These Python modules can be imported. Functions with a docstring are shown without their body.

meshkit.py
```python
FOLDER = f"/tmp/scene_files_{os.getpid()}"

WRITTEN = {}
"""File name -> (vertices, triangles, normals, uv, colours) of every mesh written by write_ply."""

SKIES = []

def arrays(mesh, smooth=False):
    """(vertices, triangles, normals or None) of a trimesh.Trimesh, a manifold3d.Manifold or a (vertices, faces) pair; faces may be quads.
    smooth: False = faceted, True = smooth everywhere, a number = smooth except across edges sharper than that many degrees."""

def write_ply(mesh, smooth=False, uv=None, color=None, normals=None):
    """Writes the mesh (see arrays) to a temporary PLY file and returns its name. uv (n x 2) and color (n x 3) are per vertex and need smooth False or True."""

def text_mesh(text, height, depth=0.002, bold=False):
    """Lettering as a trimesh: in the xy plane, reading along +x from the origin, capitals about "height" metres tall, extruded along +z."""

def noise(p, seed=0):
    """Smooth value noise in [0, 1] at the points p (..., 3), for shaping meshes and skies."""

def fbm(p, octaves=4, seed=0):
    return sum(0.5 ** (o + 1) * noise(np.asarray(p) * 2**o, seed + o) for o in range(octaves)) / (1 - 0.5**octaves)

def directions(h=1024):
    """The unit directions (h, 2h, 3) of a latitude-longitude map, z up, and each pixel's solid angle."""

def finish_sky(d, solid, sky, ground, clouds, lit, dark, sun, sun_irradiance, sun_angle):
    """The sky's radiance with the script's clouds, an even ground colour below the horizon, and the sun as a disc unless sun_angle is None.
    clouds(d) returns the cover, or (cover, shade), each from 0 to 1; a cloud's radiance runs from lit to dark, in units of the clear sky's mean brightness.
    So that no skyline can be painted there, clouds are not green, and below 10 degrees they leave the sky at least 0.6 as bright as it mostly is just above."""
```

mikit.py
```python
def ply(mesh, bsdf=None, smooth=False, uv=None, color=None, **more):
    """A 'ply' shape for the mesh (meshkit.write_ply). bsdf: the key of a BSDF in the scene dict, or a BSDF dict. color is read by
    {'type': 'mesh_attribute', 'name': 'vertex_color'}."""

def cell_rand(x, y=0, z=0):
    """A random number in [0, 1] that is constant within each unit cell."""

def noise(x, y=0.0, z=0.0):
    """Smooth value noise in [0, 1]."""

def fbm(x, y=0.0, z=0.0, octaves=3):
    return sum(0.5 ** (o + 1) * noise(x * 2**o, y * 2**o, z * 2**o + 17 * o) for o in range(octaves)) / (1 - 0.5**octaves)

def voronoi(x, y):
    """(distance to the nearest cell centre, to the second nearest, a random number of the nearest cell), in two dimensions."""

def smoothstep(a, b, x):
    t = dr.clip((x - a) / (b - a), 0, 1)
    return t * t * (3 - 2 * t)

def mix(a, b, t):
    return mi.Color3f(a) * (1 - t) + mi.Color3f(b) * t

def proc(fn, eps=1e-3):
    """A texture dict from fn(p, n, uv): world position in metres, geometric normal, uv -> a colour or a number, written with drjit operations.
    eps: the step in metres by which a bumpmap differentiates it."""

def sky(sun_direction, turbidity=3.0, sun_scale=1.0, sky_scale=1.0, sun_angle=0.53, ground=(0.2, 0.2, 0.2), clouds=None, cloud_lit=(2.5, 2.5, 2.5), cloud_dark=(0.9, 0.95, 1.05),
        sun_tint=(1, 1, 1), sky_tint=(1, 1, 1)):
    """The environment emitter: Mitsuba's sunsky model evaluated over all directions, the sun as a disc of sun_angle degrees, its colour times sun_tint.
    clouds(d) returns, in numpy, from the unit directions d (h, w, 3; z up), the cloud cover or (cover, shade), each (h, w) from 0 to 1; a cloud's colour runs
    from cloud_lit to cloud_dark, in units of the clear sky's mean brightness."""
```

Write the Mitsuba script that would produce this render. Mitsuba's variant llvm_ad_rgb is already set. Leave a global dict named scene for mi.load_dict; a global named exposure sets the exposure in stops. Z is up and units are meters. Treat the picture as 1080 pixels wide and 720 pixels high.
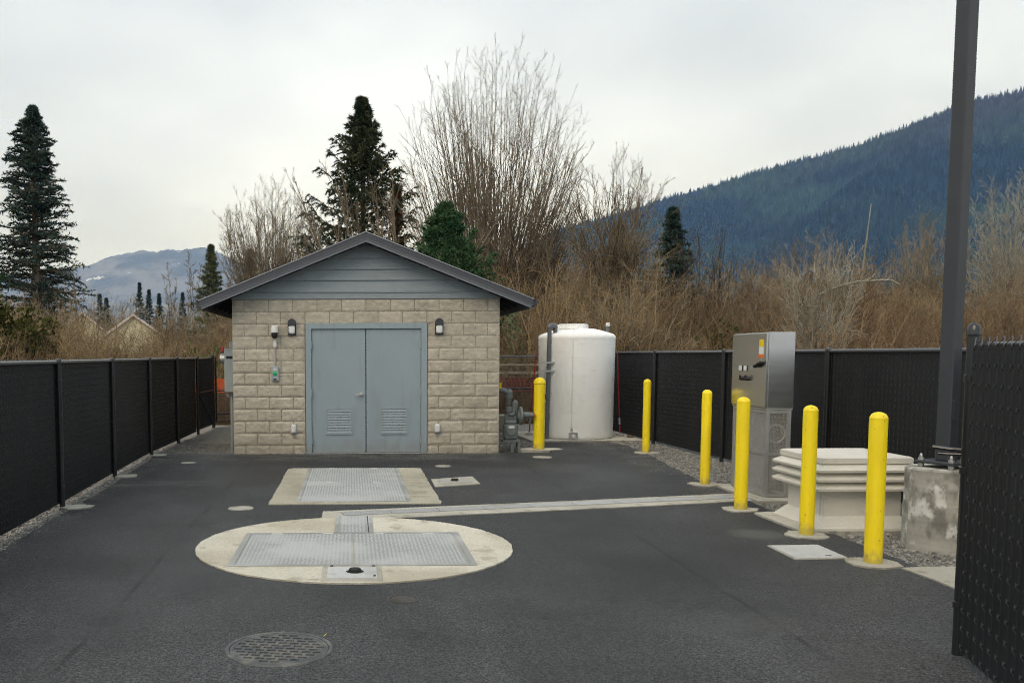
import math
import numpy as np, trimesh, manifold3d as m3, shapely
import drjit as dr, mitsuba as mi
import mikit
from mikit import proc, noise, fbm, smoothstep, mix, cell_rand, voronoi
from shapely.geometry import Polygon, Point, box as sbox
import meshkit
T = mi.ScalarTransform4f
scene, labels = {}, {}

# ------------------------------------------------------------------ camera, sky, exposure
EYE = np.array([0, 0, 1.66]); PITCH, ROLL = 0.08101, -0.004476
_fw = np.array([0, math.cos(PITCH), -math.sin(PITCH)])
_up0 = np.array([0, math.sin(PITCH), math.cos(PITCH)])
_up = -math.sin(ROLL) * np.array([1.0, 0, 0]) + math.cos(ROLL) * _up0
scene['camera'] = {'type': 'perspective', 'fov_axis': 'x', 'fov': 2 * math.degrees(math.atan(540 / 977.32)),
                   'principal_point_offset_x': (540 - 370.98) / 1080, 'principal_point_offset_y': (360 - 453.36) / 720,
                   'near_clip': 0.05, 'far_clip': 60000.0, 'medium': {'type': 'ref', 'id': 'air'},
                   'to_world': T().look_at(origin=EYE.tolist(), target=(EYE + _fw).tolist(), up=_up.tolist())}


def clouds(d):
    e = np.clip(d[..., 2], 0, 1)
    p = np.stack([d[..., 0] / (e + .35) * 1.6, d[..., 1] / (e + .35) * 1.6, e * 2.0], -1)
    n = meshkit.fbm(p, 5, 3)
    n2 = meshkit.fbm(p * 2.3 + 7, 4, 9)
    az = np.arctan2(d[..., 0], d[..., 1])
    glow = np.exp(-((az - .22) / .42) ** 2) * np.exp(-((e - .10) / .20) ** 2)
    shade = .52 + (n - .5) * 1.15 + (n2 - .5) * .45 - .62 * glow - .10 * np.exp(-((e - .02) / .16) ** 2)
    return np.ones_like(e), np.clip(shade, 0, 1)


exposure = 2.22
scene['sky'] = mikit.sky((-0.40, -0.62, 0.70), turbidity=3, sun_scale=0.24, sky_scale=1.0, sun_angle=40, ground=(.15, .14, .12),
                         clouds=clouds, cloud_lit=(2.72, 2.92, 3.12), cloud_dark=(1.24, 1.42, 1.58), sun_tint=(.92, .97, 1.08))
# the air: distant hills fade to blue
scene['air'] = {'type': 'homogeneous', 'albedo': {'type': 'rgb', 'value': [.95, .95, .95]},
                'sigma_t': {'type': 'rgb', 'value': [2.5e-5, 4.2e-5, 8.6e-5]}}
scene['haze'] = {'type': 'cube', 'to_world': T().translate([0, 4500, 680]).scale([6500, 6000, 683]), 'bsdf': {'type': 'null'},
                 'interior': {'type': 'ref', 'id': 'air'}}
labels['haze'] = {'label': 'thin bluish air between the yard and the distant hills', 'category': 'haze', 'kind': 'stuff'}

# ------------------------------------------------------------------ helpers


def key_of(name, parent=None):
    k = (parent + '__' if parent else '') + name
    if k not in scene and k not in labels and k not in _roots: return k
    i = 1
    while True:
        kk = f'{k}_{i:03d}'
        if kk not in scene and kk not in labels and kk not in _roots: return kk
        i += 1


_roots = set()


def thing(name, label, cat, group=None):
    k = key_of(name); _roots.add(k)
    labels[k] = {'label': label, 'category': cat}
    if group: labels[k]['group'] = group
    return k


def put(name, mesh, mat, parent=None, smooth=False, label=None, cat=None, group=None, kind=None, to=None):
    k = key_of(name, parent)
    d = mesh if isinstance(mesh, dict) else mikit.ply(mesh, mat, smooth=smooth)
    if to is not None: d = {**d, 'to_world': to}
    scene[k] = d
    l = {}
    if label: l['label'] = label
    if cat: l['category'] = cat
    if group: l['group'] = group
    if kind: l['kind'] = kind
    if l: labels[k] = l
    return k


def struct(name, mesh, mat, label=None, smooth=False):
    return put(name, mesh, mat, smooth=smooth, label=label, kind='structure')


def cat(*ms): return trimesh.util.concatenate([m for m in ms])


def box(x0, x1, y0, y1, z0, z1):
    m = trimesh.creation.box((x1 - x0, y1 - y0, z1 - z0)); m.apply_translation(((x0 + x1) / 2, (y0 + y1) / 2, (z0 + z1) / 2)); return m


def tri(man):
    r = man.to_mesh(); return trimesh.Trimesh(np.array(r.vert_properties[:, :3]), np.array(r.tri_verts), process=False)


def cbox(x0, x1, y0, y1, z0, z1, b=.004):
    pts = []
    for sx in (0, 1):
        for sy in (0, 1):
            for sz in (0, 1):
                c = np.array([(x0, x1)[sx], (y0, y1)[sy], (z0, z1)[sz]]); s = np.array([1 - 2 * sx, 1 - 2 * sy, 1 - 2 * sz]) * b
                for k in range(3):
                    v = c + s; v[k] = c[k]; pts.append(v)
    return tri(m3.Manifold.hull_points(np.array(pts)))


def prism(poly, z0, z1):
    m = trimesh.creation.extrude_polygon(poly, z1 - z0, engine='earcut'); m.apply_translation((0, 0, z0)); return m


def lathe(profile, n=40, at=(0, 0, 0)):
    p = np.array(profile, float); a = np.arange(n) * 2 * np.pi / n
    v = np.stack([p[:, None, 0] * np.cos(a), p[:, None, 0] * np.sin(a), np.repeat(p[:, 1:2], n, 1)], -1).reshape(-1, 3)
    i, j = np.meshgrid(np.arange(len(p) - 1), np.arange(n), indexing='ij'); j2 = (j + 1) % n
    q = np.stack([i * n + j, i * n + j2, (i + 1) * n + j2, (i + 1) * n + j], -1).reshape(-1, 4)
    f = np.vstack([q[:, [0, 1, 2]], q[:, [0, 2, 3]]])
    c = v[f].mean(1); nn = np.cross(v[f[:, 1]] - v[f[:, 0]], v[f[:, 2]] - v[f[:, 0]]); mid = np.array([0, 0, (p[:, 1].min() + p[:, 1].max()) / 2])
    if (nn * (c - mid)).sum() < 0: f = f[:, ::-1]
    return trimesh.Trimesh(v + np.array(at), f, process=False)


def turn(mesh, axis, deg, about=(0, 0, 0)):
    m = mesh.copy(); m.apply_transform(trimesh.transformations.rotation_matrix(math.radians(deg), axis, about)); return m


def tubes(P, R, sides=3):
    """many polylines at once: P (n,k,3), R (n,k)"""
    P = np.asarray(P, float); R = np.broadcast_to(np.asarray(R, float), P.shape[:2])
    n, k, _ = P.shape
    t = np.gradient(P, axis=1); t /= np.linalg.norm(t, axis=2, keepdims=True) + 1e-12
    o = P[:, -1] - P[:, 0]; o /= np.linalg.norm(o, axis=1, keepdims=True) + 1e-12
    ref = np.where(np.abs(o[:, 2:]) < .9, [[0, 0, 1.0]], [[1.0, 0, 0]])
    a = np.cross(t, ref[:, None, :]); a /= np.linalg.norm(a, axis=2, keepdims=True) + 1e-12
    b = np.cross(t, a)
    ang = np.arange(sides) * 2 * np.pi / sides
    v = P[:, :, None, :] + R[:, :, None, None] * (np.cos(ang)[None, None, :, None] * a[:, :, None, :] + np.sin(ang)[None, None, :, None] * b[:, :, None, :])
    base = (np.arange(n) * k * sides)[:, None, None]
    i, j = np.meshgrid(np.arange(k - 1), np.arange(sides), indexing='ij'); j2 = (j + 1) % sides
    q = np.stack([i * sides + j, i * sides + j2, (i + 1) * sides + j2, (i + 1) * sides + j], -1).reshape(1, -1, 4) + base
    q = q.reshape(-1, 4)
    return trimesh.Trimesh(v.reshape(-1, 3), np.vstack([q[:, [0, 2, 1]], q[:, [0, 3, 2]]]), process=False)


def tube(pts, r, sides=12, caps=True):
    pts = np.array(pts, float); m = tubes(pts[None], np.broadcast_to(r, (len(pts),))[None], sides)
    if caps:
        v = np.vstack([m.vertices, pts[0], pts[-1]]); n = len(m.vertices); j = np.arange(sides); j2 = (j + 1) % sides; e = (len(pts) - 1) * sides
        f = np.vstack([m.faces, np.stack([j * 0 + n, j, j2], 1), np.stack([j * 0 + n + 1, e + j2, e + j], 1)])
        m = trimesh.Trimesh(v, f, process=False)
    return m


def arc(pts, r=.04, n=5):
    """polyline with rounded corners"""
    pts = [np.array(p, float) for p in pts]; out = [pts[0]]
    for a, b, c in zip(pts, pts[1:], pts[2:]):
        u, w = (a - b) / np.linalg.norm(a - b), (c - b) / np.linalg.norm(c - b)
        for t in np.linspace(0, 1, n): out.append((1 - t) ** 2 * (b + u * r) + 2 * t * (1 - t) * b + t * t * (b + w * r))
    return np.array(out + [pts[-1]])


def wobble(coords, amp, step, seed):
    """an outline with an uneven edge"""
    ring = Polygon(coords).exterior; n = max(8, int(ring.length / step)); r = np.random.default_rng(seed)
    ks = np.linspace(0, 1, n, endpoint=False); pts = np.array([ring.interpolate(k, normalized=True).coords[0] for k in ks])
    corner = np.array(coords); extra = r.normal(0, amp, pts.shape)
    return Polygon(np.vstack([pts + extra])).buffer(0)


def scatter(poly, n, seed):
    r = np.random.default_rng(seed); x0, y0, x1, y1 = poly.bounds; out = np.zeros((0, 2))
    while len(out) < n:
        p = np.stack([r.uniform(x0, x1, n * 2), r.uniform(y0, y1, n * 2)], 1)
        out = np.vstack([out, p[shapely.contains_xy(poly, p[:, 0], p[:, 1])]])
    return out[:n]


# ------------------------------------------------------------------ materials


def rgb(*c): return {'type': 'rgb', 'value': list(c)}


def mat(name, color, rough=.8, metal=0.0, spec=.5, bump=None, two=False, **more):
    b = {'type': 'principled', 'base_color': color if isinstance(color, dict) else rgb(*color), 'roughness': rough, 'metallic': metal, 'specular': spec, **more}
    if bump: b = {'type': 'bumpmap', 'tex': proc(bump[0], bump[1]), 'scale': bump[2], 'bsdf': b}
    scene[name] = {'type': 'twosided', 'bsdf': b}
    return name


def dif(name, color):
    scene[name] = {'type': 'twosided', 'bsdf': {'type': 'diffuse', 'reflectance': color if isinstance(color, dict) else rgb(*color)}}
    return name


def asphalt_col(p, n, uv):
    a, b = p.x * .82 - p.y * .57, p.x * .57 + p.y * .82
    g = noise(a * 230, b * 230) * .5 + noise(p.x * 105 + 9, p.y * 105) * .5
    big = fbm(p.x * .42, p.y * .42, 0, 4)
    mid = fbm(p.x * 1.9 + 5, p.y * 1.9, 0, 4)
    v = .023 + .064 * smoothstep(.25, .88, g) * (.55 + .9 * mid)
    v *= .42 + 1.15 * big
    v += .10 * smoothstep(.88, .95, noise(p.x * 84 + 40, p.y * 84 + 3)) * smoothstep(.35, .7, mid)
    # paving seams, faint tyre tracks, damp patches
    seam = smoothstep(.030, .006, dr.abs(p.x + 1.55 + .05 * fbm(p.y * 1.1, 3))) + smoothstep(.028, .006, dr.abs(p.x - 2.62 + .05 * fbm(p.y * .9, 8)))
    seam += smoothstep(.03, .008, dr.abs(p.y - 9.12 - .03 * p.x + .10 * fbm(p.x * 1.3, 5))) * smoothstep(-1.2, -1.6, p.x)
    v *= 1 - .5 * dr.clip(seam, 0, 1) * smoothstep(.3, .6, fbm(p.x * 2, p.y * 2, 5))
    track = smoothstep(.24, .05, dr.abs(p.x - 2.05 - .10 * p.y * .35)) + smoothstep(.24, .05, dr.abs(p.x - .55 - .10 * p.y * .35))
    v *= 1 + .18 * dr.clip(track, 0, 1) * smoothstep(.35, .65, fbm(p.x * 1.5, p.y * .5, 9)) * smoothstep(7.5, 5.5, p.y)
    damp = smoothstep(.56, .70, fbm(p.x * .8 + 20, p.y * .8 + 4, 2, 4))
    v *= 1 - .28 * damp
    oil = smoothstep(.74, .80, fbm(p.x * 2.6 + 7, p.y * 2.6 + 31, 3, 3))
    v *= 1 - .16 * oil
    # pale dusty washes by the fence, along the gravel and at the door apron
    w1 = smoothstep(.35, .0, dr.abs(p.y - 12.3 - .12 * p.x - .3 * (fbm(p.x * 1.2, p.y * 2) - .5))) * smoothstep(-1.4, -2.6, p.x)
    w2 = smoothstep(14.3, 15.2, p.y + .5 * fbm(p.x * 1.3, p.y * 3)) * smoothstep(2.7, 2.3, p.x)
    w3 = smoothstep(.24, .0, dr.sqrt(dr.square(p.x - 3.72) + dr.square((p.y - 8.42) * 1.0)) - .10)
    w4 = smoothstep(-2.75, -3.05, p.x + .3 * (fbm(p.x, p.y * 1.7, 6) - .5)) + smoothstep(4.1, 4.5, p.x + .4 * (fbm(p.x, p.y * 1.7, 6) - .5)) * smoothstep(10, 11, p.y)
    dust = (w1 * .7 + w2 * .6 + w4 * .55) * smoothstep(.3, .7, fbm(p.x * 3, p.y * 6, 2)) + w3 * .8
    grit = smoothstep(.80, .88, noise(p.x * 60 + 7, p.y * 60)) * dr.clip(w4 + w2 * .6, 0, 1)
    v *= .80
    c = mi.Color3f(v * .975, v * 1.0, v * 1.035)
    c = mix(c, mi.Color3f(.115, .113, .105), dr.clip(dust * .6, 0, 1))
    return mix(c, mi.Color3f(.28, .27, .24), dr.clip(grit, 0, 1) * .7)


def asphalt_rough(p, n, uv):
    return .66 - .22 * smoothstep(.50, .70, fbm(p.x * .8 + 20, p.y * .8 + 4, 2, 4)) + .1 * noise(p.x * 60, p.y * 60)


def asphalt_bump(p, n, uv):
    return noise((p.x * .82 - p.y * .57) * 140, (p.x * .57 + p.y * .82) * 140) + .5 * noise(p.x * 62 + 3, p.y * 62)


mat('m_asphalt', proc(asphalt_col), proc(asphalt_rough), spec=.4, bump=(asphalt_bump, .003, .0024))


def conc(base, warm, amp=.35, stain=(.5, .48, .42)):
    b, w, s = map(lambda c: mi.Color3f(*c), (base, warm, stain))

    def f(p, n, uv):
        a = fbm(p.x * 1.9 + 3 * p.z, p.y * 1.9 + p.z * 2.1, p.z, 4)
        g = noise(p.x * 140, p.y * 140, p.z * 140)
        m = fbm(p.x * 7 + 11, p.y * 7, p.z * 7, 3)
        c = mix(b, w, smoothstep(.3, .7, a))
        c = mix(c, b * s, smoothstep(.62, .78, m) * .7)
        return c * (1 - amp / 2 + amp * g)
    return f


def fine_bump(p, n, uv): return noise(p.x * 160, p.y * 160, p.z * 160) + .8 * noise(p.x * 60, p.y * 60, p.z * 60)


mat('m_conc_warm', proc(conc((.50, .475, .40), (.39, .36, .285), .5, (.62, .59, .53))), .9, spec=.2, bump=(fine_bump, .002, .0018))
mat('m_conc_olive', proc(conc((.33, .312, .25), (.255, .238, .185), .5, (.68, .65, .6))), .9, spec=.2, bump=(fine_bump, .002, .0015))
mat('m_conc_grey', proc(conc((.38, .365, .315), (.31, .295, .25))), .9, spec=.2, bump=(fine_bump, .002, .0015))
mat('m_conc_pale', proc(conc((.46, .465, .455), (.39, .395, .385), .2, (.75, .75, .75))), .8, spec=.3, bump=(fine_bump, .002, .001))


def pier_col(p, n, uv):
    a = dr.atan2(p.y - 7.86, p.x - 5.07)
    patch = fbm(a * 2.2 + 4, p.z * 4.5, 1, 5)
    fine = fbm(a * 9, p.z * 22, 3, 4)
    lines = fbm(a * .8, p.z * 26, 5, 2)
    c = mix(mi.Color3f(.19, .18, .16), mi.Color3f(.36, .345, .305), smoothstep(.34, .62, patch * .75 + fine * .3))
    white = smoothstep(.56, .72, fbm(a * 3.1 + 20, p.z * 6 + 8, 2, 5)) * smoothstep(.3, .6, fine + .1)
    c = mix(c, mi.Color3f(.62, .61, .57), white * .85)
    return c * (.82 + .36 * lines)


mat('m_pier', proc(pier_col), .9, spec=.2, bump=(lambda p, n, uv: fbm(dr.atan2(p.y - 7.86, p.x - 5.07) * 8, p.z * 24, 2, 4), .003, .012))


def block_col(p, n, uv):
    row = dr.floor((2.58 - p.z) / .2032)
    odd = row - 2 * dr.floor(row / 2)
    col = dr.floor((p.x + 1.99 + (1 - odd) * .2032) / .4064)
    t = cell_rand(row, col, 7)
    base = mix(mi.Color3f(.495, .448, .362), mi.Color3f(.555, .508, .415), t)
    g = noise(p.x * 110, p.y * 110, p.z * 110)
    m = fbm(p.x * 16, p.y * 16, p.z * 22, 3)
    c = base * (.55 + .66 * m + .28 * g)
    c = c * (1 - .13 * smoothstep(.5, .72, fbm(p.x * 3.2, p.y, p.z * .7, 4))) * (1 - .25 * smoothstep(.35, .02, p.z) * fbm(p.x * 5, p.y, p.z * 5))
    return mix(c, mi.Color3f(.30, .28, .23), smoothstep(.8, .95, noise(p.x * 70 + 5, p.y * 70, p.z * 70)) * .7)


def block_bump(p, n, uv): return fbm(p.x * 45, p.y * 45, p.z * 60, 3) + .4 * noise(p.x * 160, p.y * 160, p.z * 160)


mat('m_block', proc(block_col), .95, spec=.15, bump=(block_bump, .003, .022))
mat('m_mortar', proc(conc((.28, .255, .205), (.24, .218, .172), .2)), .95, spec=.1)


def paint(c, amp=.10, sc=2.0, fine=60):
    c = mi.Color3f(*c)

    def f(p, n, uv):
        return c * (1 - amp / 2 + amp * fbm(p.x * sc + p.y * sc, p.z * sc, p.y * sc, 4)) * (.97 + .06 * noise(p.x * fine, p.y * fine, p.z * fine))
    return f


_dp = paint((.275, .338, .368), .12)
mat('m_door', proc(lambda p, n, uv: mix(_dp(p, n, uv), mi.Color3f(.20, .195, .175), (smoothstep(.30, .0, p.z + .25 * (fbm(p.x * 9, p.z * 5, 1, 4) - .5)) * .45 + .18 * smoothstep(.58, .75, fbm(p.x * 14, p.z * 1.6, 4, 3))))), .5, spec=.4)
mat('m_siding', proc(paint((.265, .305, .325), .18, 5)), .6, spec=.35, bump=(lambda p, n, uv: fbm(p.x * 6, p.y * 60, p.z * 120, 3), .002, .0015))
mat('m_fascia', proc(paint((.072, .075, .088), .3, 7)), .55, spec=.4)
mat('m_fascia_trim', (.165, .176, .196), .5, spec=.4)
mat('m_drip', (.42, .43, .45), .35, metal=.7)
mat('m_soffit', (.028, .030, .034), .8)
mat('m_roofing', (.045, .046, .05), .9)
mat('m_dark', (.012, .012, .013), .7)
mat('m_black', (.016, .0165, .018), .24, spec=.7, two=True)


def slat_col(p, n, uv):
    v = .0065 + .008 * fbm(p.x * .8, p.y * .8, p.z * 1.1, 3) + .006 * smoothstep(.55, .8, fbm(p.x * 2.6 + 9, p.y * 2.6, p.z * .9, 4))
    return mi.Color3f(v * .90, v, v * 1.14)


mat('m_slat', proc(slat_col), .5, spec=.4, two=True)
mat('m_rail', (.085, .088, .092), .3, spec=.7)
mat('m_wire', (.060, .062, .067), .26, spec=.8, two=True)


def yellow_col(p, n, uv):
    s = fbm(p.x * 9, p.y * 9, p.z * 2.2, 4)
    c = mix(mi.Color3f(.95, .73, .010), mi.Color3f(.88, .66, .014), smoothstep(.4, .75, s))
    scuff = smoothstep(.74, .84, fbm(p.x * 30, p.y * 30, p.z * 14 + 3, 3)) * smoothstep(.5, .0, p.z)
    c = mix(c, mi.Color3f(.35, .27, .06), scuff * .6)
    splash = smoothstep(.16, .02, p.z + .16 * (fbm(p.x * 30, p.y * 30, p.z * 18, 3) - .5))
    c = mix(c, mi.Color3f(.22, .19, .11), splash * .55)
    chip = smoothstep(.80, .84, fbm(p.x * 48 + 3, p.y * 48, p.z * 30, 2))
    return mix(c, mi.Color3f(.25, .20, .08), chip * .7)


mat('m_yellow', proc(yellow_col), .42, spec=.5)


def tank_col(p, n, uv):
    c = mi.Color3f(.88, .88, .855)
    st = smoothstep(.52, .8, fbm(p.x * 3, p.y * 3, p.z * 1.2, 4))
    c = mix(c, mi.Color3f(.74, .72, .66), st * .35)
    stk = smoothstep(.66, .74, fbm(p.x * 5 + 3, p.y * 2, p.z * 26, 3))
    c = mix(c, mi.Color3f(.50, .46, .38), stk * .22 * smoothstep(.2, .5, fbm(p.x * 2, p.y * 2, p.z * 2 + 5)))
    return c


mat('m_tank', proc(tank_col), .45, spec=.4)
mat('m_pvc', (.115, .125, .135), .45)
mat('m_grey_pipe', proc(paint((.155, .175, .175), .3, 9)), .5, metal=.15)
mat('m_white', (.66, .66, .64), .5)
mat('m_lens', (.72, .72, .70), .25)
mat('m_box_grey', proc(paint((.33, .37, .375), .15, 5)), .45)
mat('m_red', (.42, .022, .02), .5)
mat('m_orange', (.72, .11, .018), .6, two=True)
mat('m_dark_red', (.16, .022, .018), .6)
mat('m_green', (.01, .42, .10), .25, clearcoat=.6)
mat('m_label_yellow', (.80, .56, .01), .5)
mat('m_label_orange', (.72, .15, .03), .5)


def steel_rough(p, n, uv): return .20 + .10 * fbm(p.x * 3, p.y * 3, p.z * 140, 3)


mat('m_steel', (.72, .705, .67), proc(steel_rough), metal=1.0)
mat('m_galv', proc(paint((.50, .50, .485), .35, 14)), .45, metal=.75)
mat('m_expanded', (.46, .45, .42), .5, metal=.6, two=True)


def tread_col(p, n, uv):
    a = fbm(p.x * 2.2, p.y * 2.2, 0, 4)
    d = smoothstep(.55, .75, fbm(p.x * 5 + 3, p.y * 5, 1, 4))
    c = mix(mi.Color3f(.40, .40, .38), mi.Color3f(.58, .58, .555), smoothstep(.3, .7, a))
    return mix(c, mi.Color3f(.36, .35, .31), d * .25)


mat('m_tread', proc(tread_col), .5, metal=.55)
mat('m_tread_lug', (.60, .605, .60), .42, metal=.6)
mat('m_vent', proc(paint((.61, .585, .52), .10, 4)), .5, spec=.4)
mat('m_pole', proc(paint((.038, .042, .049), .25, 6)), .42, spec=.5)


def iron_col(p, n, uv):
    r = fbm(p.x * 14, p.y * 14, 0, 4)
    c = mix(mi.Color3f(.095, .10, .102), mi.Color3f(.17, .165, .15), smoothstep(.4, .7, r))
    return c * (.8 + .4 * noise(p.x * 220, p.y * 220))


mat('m_iron', proc(iron_col), .55, metal=.35, bump=(fine_bump, .002, .001))
mat('m_lid_grey', proc(conc((.34, .33, .29), (.29, .28, .25), .3)), .85, spec=.2)
mat('m_lid_dark', proc(conc((.085, .082, .078), (.065, .063, .06), .5)), .85, spec=.3)


def gravel_col(p, n, uv):
    c = cell_rand(dr.floor(p.x * 38), dr.floor(p.y * 38), 2)
    return mix(mi.Color3f(.12, .115, .105), mi.Color3f(.38, .365, .335), c * noise(p.x * 60, p.y * 60))


mat('m_gravel_bed', proc(gravel_col), .95, spec=.1)
dif('m_stone', proc(lambda p, n, uv: mix(mi.Color3f(.15, .145, .135), mi.Color3f(.46, .445, .41), dr.power(noise(p.x * 34, p.y * 34, p.z * 20), 1.3))))


def ground_col(p, n, uv):
    a = fbm(p.x * .4, p.y * .4, 0, 4); b = noise(p.x * 9, p.y * 9)
    c = mix(mi.Color3f(.115, .085, .05), mi.Color3f(.07, .075, .03), smoothstep(.45, .65, a))
    return c * (.7 + .6 * b)


dif('m_ground', proc(ground_col))


def twig(c1, c2, s=.35):
    c1, c2 = mi.Color3f(*c1), mi.Color3f(*c2)
    return lambda p, n, uv: mix(c1, c2, smoothstep(.3, .7, fbm(p.x * s, p.y * s, p.z * s, 2) * .7 + noise(p.x * 4.1, p.y * 4.1, p.z * 1.1) * .42 - .06))


dif('m_thicket', proc(twig((.13, .088, .050), (.36, .262, .150))))
dif('m_thicket_red', proc(twig((.140, .094, .058), (.325, .232, .142))))
dif('m_thicket_grey', proc(twig((.16, .128, .085), (.34, .282, .195))))
dif('m_bark', proc(twig((.145, .115, .08), (.25, .205, .15), 1.2)))
dif('m_bark_pale', proc(twig((.27, .245, .19), (.42, .385, .31), 1.2)))
dif('m_limb_pale', proc(twig((.36, .335, .27), (.52, .485, .41), 1.2)))
dif('m_bark_dark', proc(twig((.06, .048, .036), (.12, .095, .07), 1.2)))
dif('m_needle_blue', proc(twig((.038, .072, .060), (.095, .135, .108), .9)))
dif('m_needle_green', proc(twig((.040, .095, .042), (.10, .18, .085), 1.4)))
dif('m_needle_spruce', proc(twig((.040, .060, .034), (.095, .105, .058), .7)))
dif('m_needle_olive', proc(twig((.09, .115, .06), (.17, .185, .10), .5)))
dif('m_needle_brown', (.17, .085, .045))
dif('m_leaf_olive', proc(twig((.045, .055, .018), (.11, .105, .035), .9)))
dif('m_leaf_green', proc(twig((.05, .10, .03), (.12, .17, .05), .9)))


def mtn_col(p, n, uv):
    a = fbm(p.x * .004, p.y * .004, p.z * .006, 4)
    top = smoothstep(520, 900, p.z + 260 * (a - .5))
    c = mix(mi.Color3f(.014, .033, .027), mi.Color3f(.036, .072, .036), smoothstep(.42, .66, fbm(p.x * .0024 + p.z * .002, p.y * .0018, p.z * .004, 3)))
    c = mix(c, mi.Color3f(.070, .062, .052), top * .8)
    t = cell_rand(dr.floor(p.x / 17), dr.floor(p.y / 17), 3)
    return c * (.68 + .66 * t)


dif('m_mountain', proc(mtn_col))


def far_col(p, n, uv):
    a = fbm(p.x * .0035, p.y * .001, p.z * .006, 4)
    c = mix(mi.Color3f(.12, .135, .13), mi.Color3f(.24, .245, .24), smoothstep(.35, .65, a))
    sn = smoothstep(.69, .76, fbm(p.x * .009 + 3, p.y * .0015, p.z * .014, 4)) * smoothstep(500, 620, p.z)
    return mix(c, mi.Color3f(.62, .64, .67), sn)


dif('m_far_mountain', proc(far_col))
mat('m_house', (.62, .54, .36), .8)
mat('m_house_trim', (.60, .52, .46), .7)
mat('m_house_roof', (.24, .17, .13), .9)

# ------------------------------------------------------------------ the ground
R0 = np.random.default_rng(1)
struct('ground', box(-6400, 6400, -1400, 10400, -.5, -.09), 'm_ground', 'brown winter ground stretching beyond the fenced yard')
AX = [(-3.0, -14), (-3.0, 0), (-3.0, 5), (-3.02, 7.9), (-3.06, 9.5), (-3.1, 11.97), (-3.2, 14), (-3.28, 15.5), (-2.6, 15.62), (-1.99, 15.62), (-1.99, 15.70), (2.48, 15.70), (2.48, 15.52), (3.40, 15.62),
      (3.48, 17.44), (4.80, 17.42), (4.98, 16.6), (4.93, 15.5), (4.70, 13.6), (4.57, 12.1), (4.54, 11.1), (4.44, 10.0), (4.40, 9.0), (4.42, 8.3), (4.42, 7.08), (4.24, 7.04), (4.26, 6.3), (4.3, 5.0), (9, 4.6), (9, -14)]
r = np.random.default_rng(5)
ring = Polygon(AX).exterior
ap = []
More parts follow.
